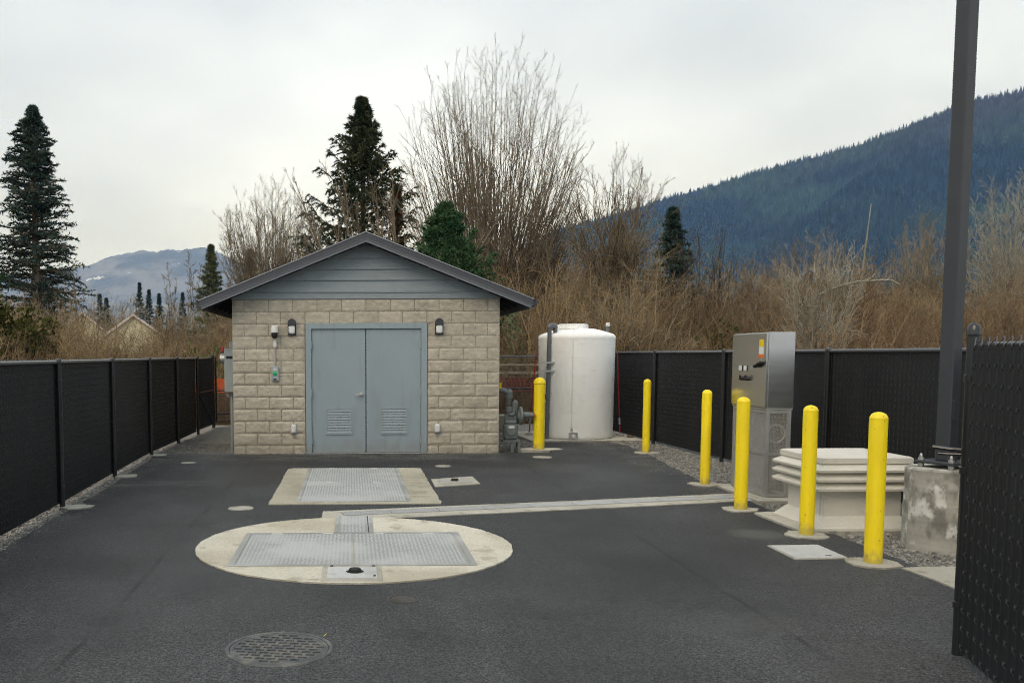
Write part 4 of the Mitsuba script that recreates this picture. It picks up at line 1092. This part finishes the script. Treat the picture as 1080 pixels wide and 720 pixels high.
def spikes(rg, P, T_, length, width, per, spread=.9, up=0.0):
    """needle tufts: narrow triangles at points P pointing about T_"""
    n = len(P); P = np.repeat(P, per, 0); T_ = np.repeat(T_, per, 0)
    d = norm(T_ + rg.normal(0, spread, P.shape) + np.array([0, 0, up])); ln = length * rg.uniform(.6, 1.25, (len(P), 1))
    q = norm(np.cross(d, rg.normal(size=P.shape))) * width * rg.uniform(.6, 1.3, (len(P), 1))
    v = np.stack([P - q - d * ln * .15, P + q - d * ln * .15, P + d * ln], 1).reshape(-1, 3)
    return trimesh.Trimesh(v, np.arange(len(v)).reshape(-1, 3), process=False)


def conifer(seed, base, H, Rm, crown0=.08, droop=.25, rise=.1, nb=130, shape=.85, needle=.16, width=.035, per=4, trunk_r=None, sparse=0.0, side=7, hang=0.0, ragged=.25):
    rg = np.random.default_rng(seed); base = np.array(base, float); tr_ = trunk_r or H * .016
    zs = np.linspace(0, 1, 9); bend = rg.normal(0, H * .004, (9, 2)).cumsum(0) * .5
    tp = np.stack([base[0] + bend[:, 0], base[1] + bend[:, 1], base[2] - .2 + zs * (H + .2)], 1)
    trunk = tube(tp, tr_ * (1 - zs) ** .8 + .012, 9)
    u = crown0 + (1 - crown0) * (1 - (1 - np.linspace(0, .985, nb)) ** 1.35) + rg.normal(0, .012, nb) * np.linspace(1, .3, nb); u = np.clip(u, crown0, .99)
    S = np.stack([np.interp(u, zs, tp[:, k]) for k in range(3)], 1)
    env = np.minimum((1 - u) ** shape, 2.6 * (1 - u)) * np.minimum(1, .55 + (u - crown0) / .25)
    L = Rm * np.maximum(env, .022) * rg.uniform(1 - ragged * 1.3, 1 + ragged, nb)
    az = np.arange(nb) * 2.39996 + rg.normal(0, .4, nb)
    el = rise + .45 * u ** 4 + rg.normal(0, .17, nb)
    D = np.stack([np.cos(az) * np.cos(el), np.sin(az) * np.cos(el), np.sin(el)], 1)
    if sparse: k = rg.random(nb) > sparse * (1 - u); S, D, L = S[k], D[k], L[k]
    P, R = strand(rg, S, D, L, tr_ * .22 * (L / Rm) ** .5 + .008, 7, .07, .0, .3, droop * .35)
    P[:, 5:, 2] += (L * .05)[:, None]
    br = tubes(P, R, 4)
    # side shoots, mostly flat
    n = len(P); m = side * 2; par = np.repeat(np.arange(n), m); t = np.tile(np.linspace(.18, .98, side).repeat(2), n) + rg.normal(0, .03, n * m); t = np.clip(t, .1, .999) * 6
    i = np.minimum(t.astype(int), 5); w_ = (t - i)[:, None]
    S2 = P[par, i] * (1 - w_) + P[par, i + 1] * w_; D0 = norm(P[par, i + 1] - P[par, i])
    sgn = np.tile([1, -1], n * side)[:, None]; lat = norm(np.cross(D0, [0, 0, 1.0])) * sgn
    D2 = norm(D0 * .75 + lat * .8 + rg.normal(0, .22, D0.shape) - np.array([0, 0, hang]))
    L2 = np.clip(L[par] * .42 * (1.15 - t / 6 * .85), .12, None) * rg.uniform(.6, 1.2, n * m)
    P2, R2 = strand(rg, S2, D2, L2, np.full(len(S2), .010), 4, .08, 0, .5, hang * .6)
    k4 = P2.shape[1]; pts = []; tan = []
    dens = max(2, int(round(np.median(L2) / (needle * .55))))
    for f in np.linspace(.12, 1.0, dens):
        x = f * (k4 - 1); a = min(int(x), k4 - 2); b = x - a
        pts.append(P2[:, a] * (1 - b) + P2[:, a + 1] * b); tan.append(norm(P2[:, a + 1] - P2[:, a]))
    for f in np.linspace(.35, 1, 8):
        x = f * 6; a = min(int(x), 5); b = x - a; pts.append(P[:, a] * (1 - b) + P[:, a + 1] * b); tan.append(norm(P[:, a + 1] - P[:, a]))
    top = np.stack([np.full(10, tp[-1, 0]), np.full(10, tp[-1, 1]), tp[-1, 2] - np.linspace(.005, .035, 10) * H], 1); pts.append(top); tan.append(np.tile([0, 0, 1.0], (10, 1)))
    fol = spikes(rg, np.vstack(pts), np.vstack(tan), needle, width, per, .55)
    return trunk, cat(br, tubes(P2, R2, 3)), fol


def evergreen(label, name, needles, bark, *a, cat_='conifer tree', **k):
    tr, br, fo = conifer(*a, **k)
    put_tree(label, name, cat_, [('trunk', tr, bark, 40), ('branch', br, bark, False), ('foliage', fo, needles, False)])


GZ = -.1
# big trees, each on its own spot
evergreen('tall dark blue-green fir with bare lower trunk at the far left', 'fir_tree', 'm_needle_blue', 'm_bark', 21, (-20.1, 60, GZ), 17.5, 3.7, crown0=.22, droop=.46, rise=.18, nb=390, shape=.62, needle=.20, width=.036, per=4, side=8, trunk_r=.36, ragged=.34, sparse=.12)
evergreen('bright green conifer cut off by the left edge of the picture', 'fir_tree', 'm_needle_green', 'm_bark_dark', 22, (-22.6, 56, GZ), 12.6, 2.6, crown0=.05, droop=.3, rise=.2, nb=230, shape=.7, needle=.22, width=.04, per=4)
evergreen('ragged dark spruce with rusty top rising behind the roof ridge', 'spruce_tree', 'm_needle_spruce', 'm_bark_dark', 23, (.45, 40, GZ), 12.5, 5.0, crown0=.08, droop=-.22, rise=.36, nb=230, shape=.92, needle=.16, width=.027, per=5, side=8, hang=.45, ragged=.30, sparse=.1)
evergreen('yellow-green slender conifer left of the roof before the far hills', 'conifer_tree', 'm_needle_olive', 'm_bark', 24, (-13.5, 90, GZ), 12.2, 3.3, crown0=.03, droop=.3, rise=.25, nb=170, shape=.95, needle=.28, width=.05, per=4)
evergreen('small dark conifer tip just left of the roof slope', 'conifer_tree', 'm_needle_blue', 'm_bark_dark', 25, (-6.55, 60, GZ), 8.4, 1.0, nb=110, needle=.22, width=.05, shape=.8)
evergreen('small dark conifer tip right at the roof slope below the bare fan tree', 'conifer_tree', 'm_needle_blue', 'm_bark_dark', 26, (-4.5, 60, GZ), 8.4, .95, nb=110, needle=.22, width=.05, shape=.8)
evergreen('dark green conifer among the bare trees right of the white tank', 'fir_tree', 'm_needle_blue', 'm_bark_dark', 27, (17.1, 50, GZ), 9.4, 2.3, crown0=.05, droop=.35, rise=.15, nb=190, shape=.75, needle=.20, width=.036, per=4, sparse=.2)
evergreen('second smaller dark conifer behind the bare tree right of the tank', 'fir_tree', 'm_needle_olive', 'm_bark_dark', 28, (14.3, 50, GZ), 8.6, 1.1, nb=110, shape=.7, needle=.24, width=.05)
evergreen('dense bright green bushy pine rising behind the right roof slope', 'pine_tree', 'm_needle_green', 'm_bark_dark', 29, (2.75, 27, GZ), 5.95, 3.0, crown0=.12, droop=-.45, rise=.50, nb=250, shape=.85, needle=.13, width=.018, per=8, side=7, ragged=.22)
evergreen('brownish thin conifer between the spruce and the bushy pine', 'conifer_tree', 'm_needle_brown', 'm_bark', 30, (2.15, 44, GZ), 9.6, 1.25, nb=90, shape=.7, needle=.2, width=.035, per=4, droop=-.2, rise=.6)

fan('tall bare multi-stemmed tree fanning out right of the roof', 'm_bark', 31, (5.7, 38, GZ), 13.4, 3.75, 3.5, 250, .24, 5, tw=(9, 3), low=.22, ctr=.60, rmin=.006, up=.02, wig=.035, org=(.16, .70), sh=.42, ta=30)
fan('rounded grey bare tree left of the roof', 'm_bark', 32, (-4.7, 55, GZ), 11.6, 3.1, 2.9, 190, .22, 5, tw=(12, 5), low=.28, ctr=.66, rmin=.007, up=.03, wig=.05, org=(.3, .8), sh=.45, ta=32)
fan('spidery bare tree rising behind the white tank', 'm_bark', 33, (9.8, 35, GZ), 9.0, 2.0, 1.9, 80, .13, 2, tw=(9, 4), low=.9, ctr=.80, rmin=.006, wig=.11, up=.05, org=(.55, .85))
fan('brown many-stemmed bare shrub tree behind the white tank', 'm_thicket', 46, (9.4, 33.5, GZ), 6.2, 2.2, 2.0, 70, .10, 7, tw=(8, 4), low=.2, ctr=.55, rmin=.006, wig=.06)
fan('dark-trunked forked bare tree beside the right conifer', 'm_bark_dark', 34, (15.7, 42, GZ), 7.2, 2.1, 2.0, 70, .24, 4, tw=(9, 4), low=.35, ctr=.62, rmin=.0065, wig=.12)
fan('pale-limbed old bare tree above the steel cabinet', 'm_bark_pale', 35, (13.5, 27, GZ), 4.95, 1.2, 1.2, 60, .10, 2, tw=(9, 4), low=.9, ctr=.80, rmin=.005, wig=.09, up=.05, org=(.5, .8))
fan('whitish bare tree left of the light pole in the distance', 'm_thicket_grey', 36, (55.0, 90, GZ), 15.0, 3.2, 3.0, 90, .24, 3, tw=(9, 4), low=.4, ctr=.66, rmin=.012, wig=.10)
fan('large whitish bare tree at the right edge of the picture', 'm_bark_pale', 37, (62.2, 88, GZ), 18.4, 4.8, 4.2, 130, .36, 3, tw=(10, 4), low=.6, ctr=.66, rmin=.013, wig=.16, org=(.3, .7))
fan('second whitish bare tree partly behind the light pole', 'm_thicket_grey', 38, (58.0, 93, GZ), 14.4, 3.4, 3.0, 90, .26, 4, tw=(9, 4), low=.4, ctr=.62, rmin=.012, wig=.12)
fan('bare grey-brown tree between the snag and the light pole', 'm_thicket_grey', 47, (38, 70, GZ), 8.6, 3.4, 3.0, 110, .2, 5, tw=(9, 4), low=.3, ctr=.6, rmin=.010, wig=.10)
fan('broad grey-brown bare tree crown above the pale limbs', 'm_thicket_grey', 48, (22.5, 45, GZ), 7.4, 2.6, 2.4, 130, .18, 5, tw=(10, 4), low=.3, ctr=.62, rmin=.008, wig=.08)
fan('grey-brown bare crown beyond the dark forked tree', 'm_thicket_grey', 49, (21.3, 52, GZ), 7.0, 2.4, 2.2, 110, .16, 5, tw=(10, 4), low=.3, ctr=.62, rmin=.008, wig=.08)
bare('thin upright bare sapling left of the far hills', 'm_bark', 39, (-16.4, 56, GZ), 7.2, 4, 8, .06, trunk_h=2, up=.05, per=(12, 4, 3), ang=(24, 28, 28), lf=(.14, .4, .5), wob=.03, rmin=.008)
bare('slender bare tree before the far hills', 'm_bark', 40, (-17.3, 90, GZ), 11.0, 3, 10, .10, trunk_h=4, up=.04, per=(20, 5, 3), ang=(48, 40, 30), lf=(.14, .4, .5), wob=.03, rmin=.012)
bare('bare thin tree beside the yellow-green conifer', 'm_bark', 42, (-15.2, 90, GZ), 12.2, 3, 9, .10, trunk_h=4, up=.04, per=(20, 5, 3), ang=(45, 40, 30), lf=(.15, .4, .5), wob=.03, rmin=.012)
# leaning brown stems in front of the spruce
bare('leaning brown bare shrub in front of the dark spruce', 'm_bark', 43, (2.0, 33, GZ), 8.2, 16, 42, .16, trunk_h=.6, up=.03, per=(9, 5, 3), ang=(18, 24, 26), lf=(.34, .42, .5), wob=.035, lean=(-.9, 0), rmin=.006, cat_='shrub', name='bare_shrub')
# grey snag and long pale fallen limbs
t = thing('dead_snag', 'thin dead upright snag against the mountain', 'snag')
put('trunk', tube([(30.1, 55, GZ), (30.05, 55, 6.5), (30.4, 55, 10.3)], [.10, .06, .02], 6), 'm_bark_pale', t)
rg = np.random.default_rng(44)
for i, (a, b, c, rr_, lab) in enumerate([((13.45, 27, 3.30), (14.6, 26.9, 3.85), (15.95, 27, 3.65), .042, 'long pale limb arching right over the thicket'), ((13.55, 27, 2.2), (14.4, 26.8, 2.45), (15.0, 27, 2.05), .038, 'pale broken limb lying low in the thicket'), ((13.5, 27, 2.9), (12.9, 27, 3.2), (12.5, 27, 2.95), .030, 'pale limb pointing left from the old bare tree')]):
    a, b, c = map(np.array, (a, b, c)); ts = np.linspace(0, 1, 9)[:, None]
    pts_ = (1 - ts) ** 2 * a + 2 * ts * (1 - ts) * b + ts ** 2 * c + rg.normal(0, .05, (9, 3))
    S, D, L2, r2, par = sprout(rg, pts_[None], np.linspace(rr_, .02, 9)[None], 9, .2, 50, .22, .5, np.array([3.0]))
    Pq, Rq = strand(rg, S, D, L2, r2, 5, .12, .0, .3)
    t = thing('pale_limb', lab, 'branch'); put('limb', tube(pts_, np.linspace(rr_, .02, 9), 7), 'm_bark_pale', t, smooth=True); put('twig', tubes(Pq, np.maximum(Rq, .006), 3), 'm_bark_pale', t, kind='stuff')


def leafy(label, name, m_, seed, c, rx, ry, rz, n, leaf, bark='m_bark_dark', cat_='shrub'):
    rg = np.random.default_rng(seed); c = np.array(c, float)
    cl = norm(rg.normal(size=(34, 3))) * rg.uniform(.35, .95, (34, 1)); cl[:, 2] = np.abs(cl[:, 2]); cr = rg.uniform(.16, .34, 34)
    k = rg.integers(34, size=n); p = cl[k] + norm(rg.normal(size=(n, 3))) * (cr[k] * rg.uniform(.3, 1, n) ** .5)[:, None]
    P = c + p * [rx, ry, rz]; P[:, 2] = np.maximum(P[:, 2], .02)
    d = norm(p + rg.normal(0, .6, p.shape)); q = norm(np.cross(d, rg.normal(size=d.shape)))
    s = leaf * rg.uniform(.6, 1.3, (n, 1)); V = np.stack([P, P + d * s * .5 + q * s * .3, P + d * s, P + d * s * .5 - q * s * .3], 1).reshape(-1, 3); i = np.arange(n)[:, None] * 4
    f = np.vstack([i + [0, 1, 2], i + [0, 2, 3]])
    S = np.repeat(c[None] - [0, 0, .1], 34, 0); ts = np.linspace(0, 1, 4)[None, :, None]; P4 = S[:, None] * (1 - ts) + (c + cl * [rx, ry, rz])[:, None] * ts
    put_tree(label, name, cat_, [('stem', tubes(P4, np.linspace(.03, .01, 4)[None], 4), bark, False), ('foliage', trimesh.Trimesh(V, f, process=False), m_, False)])


leafy('green leafy shrub behind the rear fence just right of the block wall', 'evergreen_shrub', 'm_needle_green', 51, (4.2, 25, GZ), .7, .7, 2.75, 5200, .10)
leafy('small green shrub between the block building and the white tank', 'evergreen_shrub', 'm_leaf_olive', 52, (4.85, 25.2, GZ), .42, .5, 2.3, 2600, .10)
leafy('dark olive evergreen bush behind the left fence at the picture edge', 'evergreen_shrub', 'm_leaf_olive', 53, (-9.0, 24.5, GZ), 1.5, 1.5, 3.7, 9000, .15)
leafy('light green low bush behind the left fence beside the block building', 'evergreen_shrub', 'm_leaf_green', 54, (-4.3, 27, GZ), 1.0, .9, 2.15, 4200, .13)
leafy('small light green bush below the beige house', 'evergreen_shrub', 'm_leaf_green', 55, (-7.5, 27, GZ), .9, .9, 1.75, 3000, .13)
leafy('olive undergrowth bush right of the forked dark tree', 'evergreen_shrub', 'm_leaf_olive', 56, (13.0, 33, GZ), 1.1, 1.0, 2.9, 4200, .13)

# the brown thicket of bare saplings and brambles: a few shrubs repeated without end


def shrub(seed, stems, H, spread, per, ang, wob, up, rb=.014):
    rg = np.random.default_rng(seed)
    S = np.stack([rg.normal(0, .42, stems), rg.normal(0, .42, stems), np.zeros(stems) - .1], 1)
    az = rg.uniform(0, 2 * np.pi, stems); el = np.radians(rg.uniform(2, spread, stems)); D = np.stack([np.sin(el) * np.cos(az), np.sin(el) * np.sin(az), np.cos(el)], 1)
    L = H * rg.uniform(.45, 1.0, stems); P, R = strand(rg, S, D, L, rg.uniform(.7, 1.5, stems) * rb, 8, wob, up, .3)
    out = [tubes(P, R, 3)]
    S, D, L2, r2, _ = sprout(rg, P, R, per[0], .12, ang, .34, .6, L); P2, R2 = strand(rg, S, D, L2, np.maximum(r2, .005), 5, wob * 1.5, up, .5)
    out.append(tubes(P2, R2, 3))
    S, D, L3, r3, _ = sprout(rg, P2, R2, per[1], .15, ang * 1.1, .5, .7, L2); P3, R3 = strand(rg, S, D, L3, np.maximum(r3, .0042), 4, wob * 1.5, up, .6)
    out.append(tubes(P3, R3, 3))
    return cat(*out)


protos = {}
for nm, m_, specs in (('brown', 'm_thicket', [(61, 22, 1.0, 22), (62, 26, 1.0, 30), (63, 20, 1.0, 16)]), ('red', 'm_thicket_red', [(64, 24, 1.0, 34), (65, 26, 1.0, 26)]), ('grey', 'm_thicket_grey', [(66, 18, 1.0, 18), (67, 22, 1.0, 30)])):
    for i, (sd, st_, H_, sp_) in enumerate(specs):
        gk = f'{nm}_sapling_{i}'
        # built 5 m tall, scaled per copy
        scene[gk] = {'type': 'shapegroup', 'stems': mikit.ply(shrub(sd, st_, 5.0, sp_, (8, 5), 38, .12, .015, .017), m_)}
        protos.setdefault(nm, []).append(gk)
PROF = np.array([(-120, 300), (0, 296), (60, 298), (90, 306), (110, 322), (180, 322), (232, 322), (250, 296), (300, 285), (330, 270), (400, 262), (470, 250), (540, 252), (565, 262), (600, 246), (640, 236), (690, 242), (715, 290), (745, 286), (790, 276), (815, 262), (850, 250), (890, 262), (930, 280), (965, 290), (1000, 286), (1040, 276), (1080, 272), (1250, 268)])
rg = np.random.default_rng(70); cnt = 0
order = []
while len(order) < 430:
    y = 24.2 + 46 * rg.random() ** 1.5; a = rg.uniform(-.50, .90); x = a * y
    u = 371 + 977 * a
    tan = (372 - np.interp(u, PROF[:, 0], PROF[:, 1])) / 977
    if -.264 < a < -.208 and rg.random() < .62: continue      # the house shows through here
    if x < -3.0 and rg.random() < .15: continue
    hmax = 1.66 + tan * y
    h = hmax * rg.uniform(.72, 1.04)
    if y < 30: h = min(h, rg.uniform(2.4, 5.2))
    order.append((x, y, h))
for k in range(55):     # more cover left of the building
    y = rg.uniform(26, 58); a = rg.uniform(-.44, -.15)
    if -.264 < a < -.208 and rg.random() < .5: continue
    tan = (372 - np.interp(371 + 977 * a, PROF[:, 0], PROF[:, 1])) / 977; order.append((a * y, y, (1.66 + tan * y) * rg.uniform(.7, 1.0)))
for y in np.arange(8, 24, 2.2):     # outside the left fence
    for k in range(2):
        x = -4.8 - rg.uniform(0, 5); order.append((x, y + rg.uniform(-1, 1), 1.66 + (.06 + .02 * rg.random()) * y * .6))
for i, (x, y, h) in enumerate(order):
    g_ = 'red' if meshkit.fbm(np.array([x * .11, y * .11, 3.0]), 2, 5) > .60 else ('grey' if rg.random() < (.25 if y < 42 else .6) else 'brown')
    gk = protos[g_][int(rg.integers(len(protos[g_])))]
    s = h / 4.9; w_ = rg.uniform(.75, 1.1) * max(s, .7)
    base = {'brown': 'thicket', 'red': 'reddish_thicket', 'grey': 'grey_thicket'}[g_]
    protos.setdefault('n_' + base, [0])[0] += 1
    scene[f"{base}__{protos['n_' + base][0]:03d}"] = {'type': 'instance', 'group': {'type': 'ref', 'id': gk}, 'to_world': T().translate([x, y, GZ]).rotate([0, 0, 1], float(rg.uniform(0, 360))).scale([w_, w_, s])}
labels['thicket'] = {'label': 'dense brown thicket of bare saplings behind the fences', 'category': 'thicket', 'kind': 'stuff'}
labels['reddish_thicket'] = {'label': 'reddish brown patches of bare brush in the thicket', 'category': 'thicket', 'kind': 'stuff'}
labels['grey_thicket'] = {'label': 'grey-brown bare saplings farther back in the thicket', 'category': 'thicket', 'kind': 'stuff'}
# dry grass and bramble at the foot of the thicket
n = 26000; y = 22.6 + 22 * rg.random(n) ** 1.6; x = rg.uniform(-.5, .9, n) * y
S = np.stack([x, y, np.full(n, GZ)], 1); az = rg.uniform(0, 2 * np.pi, n); el = rg.uniform(.05, .7, n)
D = np.stack([np.sin(el) * np.cos(az), np.sin(el) * np.sin(az), np.cos(el)], 1)
P, R = strand(rg, S, D, rg.uniform(.5, 2.1, n), np.full(n, .007), 4, .12, -.05, .4)
put('dry_brush', tubes(P, R, 3), 'm_thicket_red', label='tangled dry grass and bramble stems at the foot of the thicket', cat='brush', kind='stuff')

# ------------------------------------------------------------------ houses and far woods


def house(label, cx, cy, w, dpt, eave, ridge, oh=.3):
    t = thing('house', label, 'house'); yaw = math.degrees(math.atan2(-cx, cy)); face = T().translate([cx, cy, 0]).rotate([0, 0, 1], yaw).translate([-cx, -cy, 0])
    g_ = Polygon([(-w / 2, 0), (w / 2, 0), (w / 2, eave), (0, ridge), (-w / 2, eave)])
    m = prism(g_, 0, dpt); m.vertices = np.stack([m.vertices[:, 0] + cx, cy + dpt - m.vertices[:, 2], m.vertices[:, 1] - .1], 1); put('wall', m, 'm_house', t, to=face)
    sl_ = (ridge - eave) / (w / 2)
    for s in (-1, 1):
        p_ = Polygon([(0, ridge + .02), (s * (w / 2 + oh), eave - sl_ * oh + .02), (s * (w / 2 + oh), eave - sl_ * oh + .20), (0, ridge + .20)])
        if not p_.exterior.is_ccw: p_ = Polygon(list(p_.exterior.coords)[::-1])
        m = prism(p_, 0, dpt + .6); m.vertices = np.stack([m.vertices[:, 0] + cx, cy + dpt + .3 - m.vertices[:, 2], m.vertices[:, 1] - .1], 1); put('roof', m, 'm_house_roof', t, to=face)
        p_ = Polygon([(0, ridge - .10), (s * (w / 2 + oh), eave - sl_ * oh - .10), (s * (w / 2 + oh), eave - sl_ * oh + .22), (0, ridge + .22)])
        if not p_.exterior.is_ccw: p_ = Polygon(list(p_.exterior.coords)[::-1])
        m = prism(p_, 0, .06); m.vertices = np.stack([m.vertices[:, 0] + cx, cy - .30 - m.vertices[:, 2], m.vertices[:, 1] - .1], 1); put('barge_board', m, 'm_house_trim', t, to=face)
    return t


house('beige gabled house seen through the bare brush left of the block building', -25.7, 110, 6.6, 10, 4.1, 6.5)
house('distant house with a pale roof edge at the left beyond the brush', -35.2, 122, 7.0, 9, 4.4, 7.3)

rg = np.random.default_rng(80)


def cones(P, H, Rr, sides=5):
    n = len(P); a = np.arange(sides) * 2 * np.pi / sides
    ph_ = rg.uniform(0, 6.28, n)
    ringv = np.stack([P[:, None, 0] + Rr[:, None] * np.cos(a + ph_[:, None]), P[:, None, 1] + Rr[:, None] * np.sin(a + ph_[:, None]), np.broadcast_to(P[:, None, 2], (n, sides)) + H[:, None] * .06 * rg.random((n, sides))], -1)
    apex = P + np.stack([0 * H, 0 * H, H], 1)
    v = np.concatenate([ringv, apex[:, None]], 1).reshape(-1, 3); j = np.arange(sides)
    f = np.stack([j, (j + 1) % sides, np.full(sides, sides)], 1)[None] + (np.arange(n) * (sides + 1))[:, None, None]
    return trimesh.Trimesh(v, f.reshape(-1, 3), process=False)


# a few far conifers that stand out over the brush on the left
for i, (px_, pz, yy) in enumerate([(-68.2, 25.0, 300), (-65.3, 22.8, 302), (-62.6, 21.8, 306), (-80.4, 21.2, 298), (-77.5, 19.8, 296), (-56, 22.3, 310), (-47.5, 23.5, 312)]):
    evergreen(f'distant dark conifer {("tallest of the row", "second from the tallest", "short beside the tallest pair", "leftmost of the row", "stubby near the left end", "right of the tallest pair", "near the yellow-green conifer")[i]} under the far hills', 'distant_conifer', 'm_needle_blue', 'm_bark_dark', 90 + i, (px_, yy, GZ), pz, 4.0, crown0=.04, nb=90, needle=.6, width=.17, per=3, side=5, shape=.95, rise=.1)
n = 900; y = rg.uniform(150, 420, n); x = rg.uniform(-.5, .9, n) * y; H_ = 1.66 + (.052 + .02 * rg.random(n)) * y * rg.uniform(.55, .95, n)
pts_ = []
S = np.stack([x, y, np.full(n, GZ)], 1)
P, R = strand(rg, S, np.tile([0, 0, 1.0], (n, 1)), H_, np.full(n, .18), 6, .04, .03, .2)
S2, D2, L2, r2, _ = sprout(rg, P, R, 16, .15, 34, .34, .5, H_); P2, R2 = strand(rg, S2, D2, L2, np.maximum(r2, .05), 5, .1, .05, .4)
S3, D3, L3, r3, _ = sprout(rg, P2, R2, 4, .2, 34, .5, .6, L2); P3, R3 = strand(rg, S3, D3, L3, np.maximum(r3, .04), 3, .1, .05, .5)
put('distant_wood', cat(tubes(P, R, 4), tubes(P2, R2, 3), tubes(P3, R3, 3)), 'm_thicket_grey', label='far brown-grey leafless wood on the valley floor', cat='wood', kind='stuff')

# ------------------------------------------------------------------ the mountains
CR = np.array([(640, 4500, 330), (733, 4400, 450), (824, 4300, 513), (878, 4250, 557), (931, 4200, 580), (1004, 4150, 589), (1128, 4000, 607), (1256, 3900, 645), (1337, 3800, 658), (1450, 3700, 684), (1554, 3600, 711), (1685, 3500, 742), (1805, 3400, 760), (1915, 3300, 795), (2014, 3200, 827), (2042, 3100, 837), (2124, 3000, 844), (2352, 2850, 905), (2759, 2700, 933), (3300, 2450, 880)], float)
CR[:, 2] -= 22
FT = np.array([(300, 4300, 0), (560, 3750, 0), (760, 3100, 0), (980, 2500, 0), (1150, 2100, 0), (1350, 1750, 0), (1600, 1450, 0), (2000, 1150, 0), (2600, 900, 0)], float)


def along_line(L, s):
    d = np.r_[0, np.cumsum(np.linalg.norm(np.diff(L[:, :2], axis=0), axis=1))]; d /= d[-1]
    return np.stack([np.interp(s, d, L[:, k]) for k in range(3)], -1)


ns, nt = 260, 150
sv = np.linspace(0, 1, ns); tv = np.linspace(0, 1.35, nt)


def mountain(s, t_):
    c = along_line(CR, s); f = along_line(FT, s)
    xy = f[..., :2] + (c - f)[..., :2] * t_[..., None]
    tt = np.minimum(t_, 1); prof_ = .80 * tt + .20 * tt * tt
    z = c[..., 2] * prof_ - np.maximum(t_ - 1, 0) * 900
    q = np.stack([xy[..., 0] / 700 + .0, xy[..., 1] / 700, np.zeros_like(s)], -1)
    w_ = np.clip(t_ * (1.0 - t_) * 4, 0, 1)
    # spurs run down from the crest, slanting to the left
    ph2 = (s * 5.2 - t_ * .95) + .55 * (meshkit.fbm(q * 1.3, 3, 4) - .5)
    sp_ = np.abs(((ph2 % 1.0) - .5) * 2) ** 1.3
    z = z + w_ * (sp_ - .5) * 150 + (meshkit.fbm(q * 2.2, 4, 6) - .5) * 120 * np.clip(t_ * 2, 0, 1) * np.clip((1.02 - t_) * 6, 0.12, 1)
    return np.concatenate([xy, z[..., None]], -1)


Sg, Tg = np.meshgrid(sv, tv, indexing='ij'); V = mountain(Sg, Tg).reshape(-1, 3)
i, j = np.meshgrid(np.arange(ns - 1), np.arange(nt - 1), indexing='ij'); q = np.stack([i * nt + j, (i + 1) * nt + j, (i + 1) * nt + j + 1, i * nt + j + 1], -1).reshape(-1, 4)
struct('mountain', (V, q), 'm_mountain', 'long forested mountain ridge rising to the right', smooth=True)
n = 62000
s_ = rg.random(n) ** .68; t_ = rg.random(n) ** .8 * 1.01
P = mountain(s_, t_); hh = rg.uniform(12, 36, n) * np.where(t_ > .93, .75, 1); P[:, 2] -= 4
put('mountain_forest', cones(P, hh, hh * rg.uniform(.13, .19, n), 5), 'm_mountain', label='dark conifer forest covering the mountain on the right', cat='forest', kind='stuff')
LR = np.array([(-4600, 9000, 640), (-3924, 9000, 692), (-3192, 9000, 761), (-2734, 9000, 831), (-2597, 9000, 866), (-2459, 9000, 911), (-2349, 9000, 946), (-2230, 9000, 964), (-2111, 9000, 990), (-2002, 9000, 998), (-1866, 9000, 989), (-1747, 9000, 1015), (-1638, 9000, 1024), (-1546, 9000, 1050), (-1410, 9000, 1050), (-1256, 9000, 986), (-1139, 9000, 932), (-986, 9000, 814), (-640, 9000, 722), (-93, 9000, 600), (900, 9000, 520)], float)
xs = np.linspace(-4600, 900, 330); ys = np.linspace(6900, 10200, 110)
Xg, Yg = np.meshgrid(xs, ys, indexing='ij'); crest = np.interp(Xg, LR[:, 0], LR[:, 2])
q = np.stack([Xg / 620, Yg / 620, Xg * 0], -1); yy = 9000 + 260 * (meshkit.noise(np.stack([Xg / 500, Xg * 0, Xg * 0], -1), 3) - .5)
k = np.where(Yg < yy, 1 - ((yy - Yg) / 2200) ** .85, 1 - (Yg - yy) / 2600)
Zg = crest * np.clip(k, -.05, 1) + (meshkit.fbm(q, 4, 12) - .5) * 300 * np.clip(np.abs(Yg - yy) / 500, 0.03, 1) * np.clip(k + .05, 0, 1) * .8
Zg = Zg + (meshkit.fbm(q * 6, 3, 14) - .5) * 34
V = np.stack([Xg, Yg, Zg], -1).reshape(-1, 3); nt2 = len(ys)
i, j = np.meshgrid(np.arange(len(xs) - 1), np.arange(nt2 - 1), indexing='ij'); q = np.stack([i * nt2 + j, (i + 1) * nt2 + j, (i + 1) * nt2 + j + 1, i * nt2 + j + 1], -1).reshape(-1, 4)
struct('far_mountains', (V, q), 'm_far_mountain', 'pale blue snow-flecked mountains far off on the left', smooth=True)
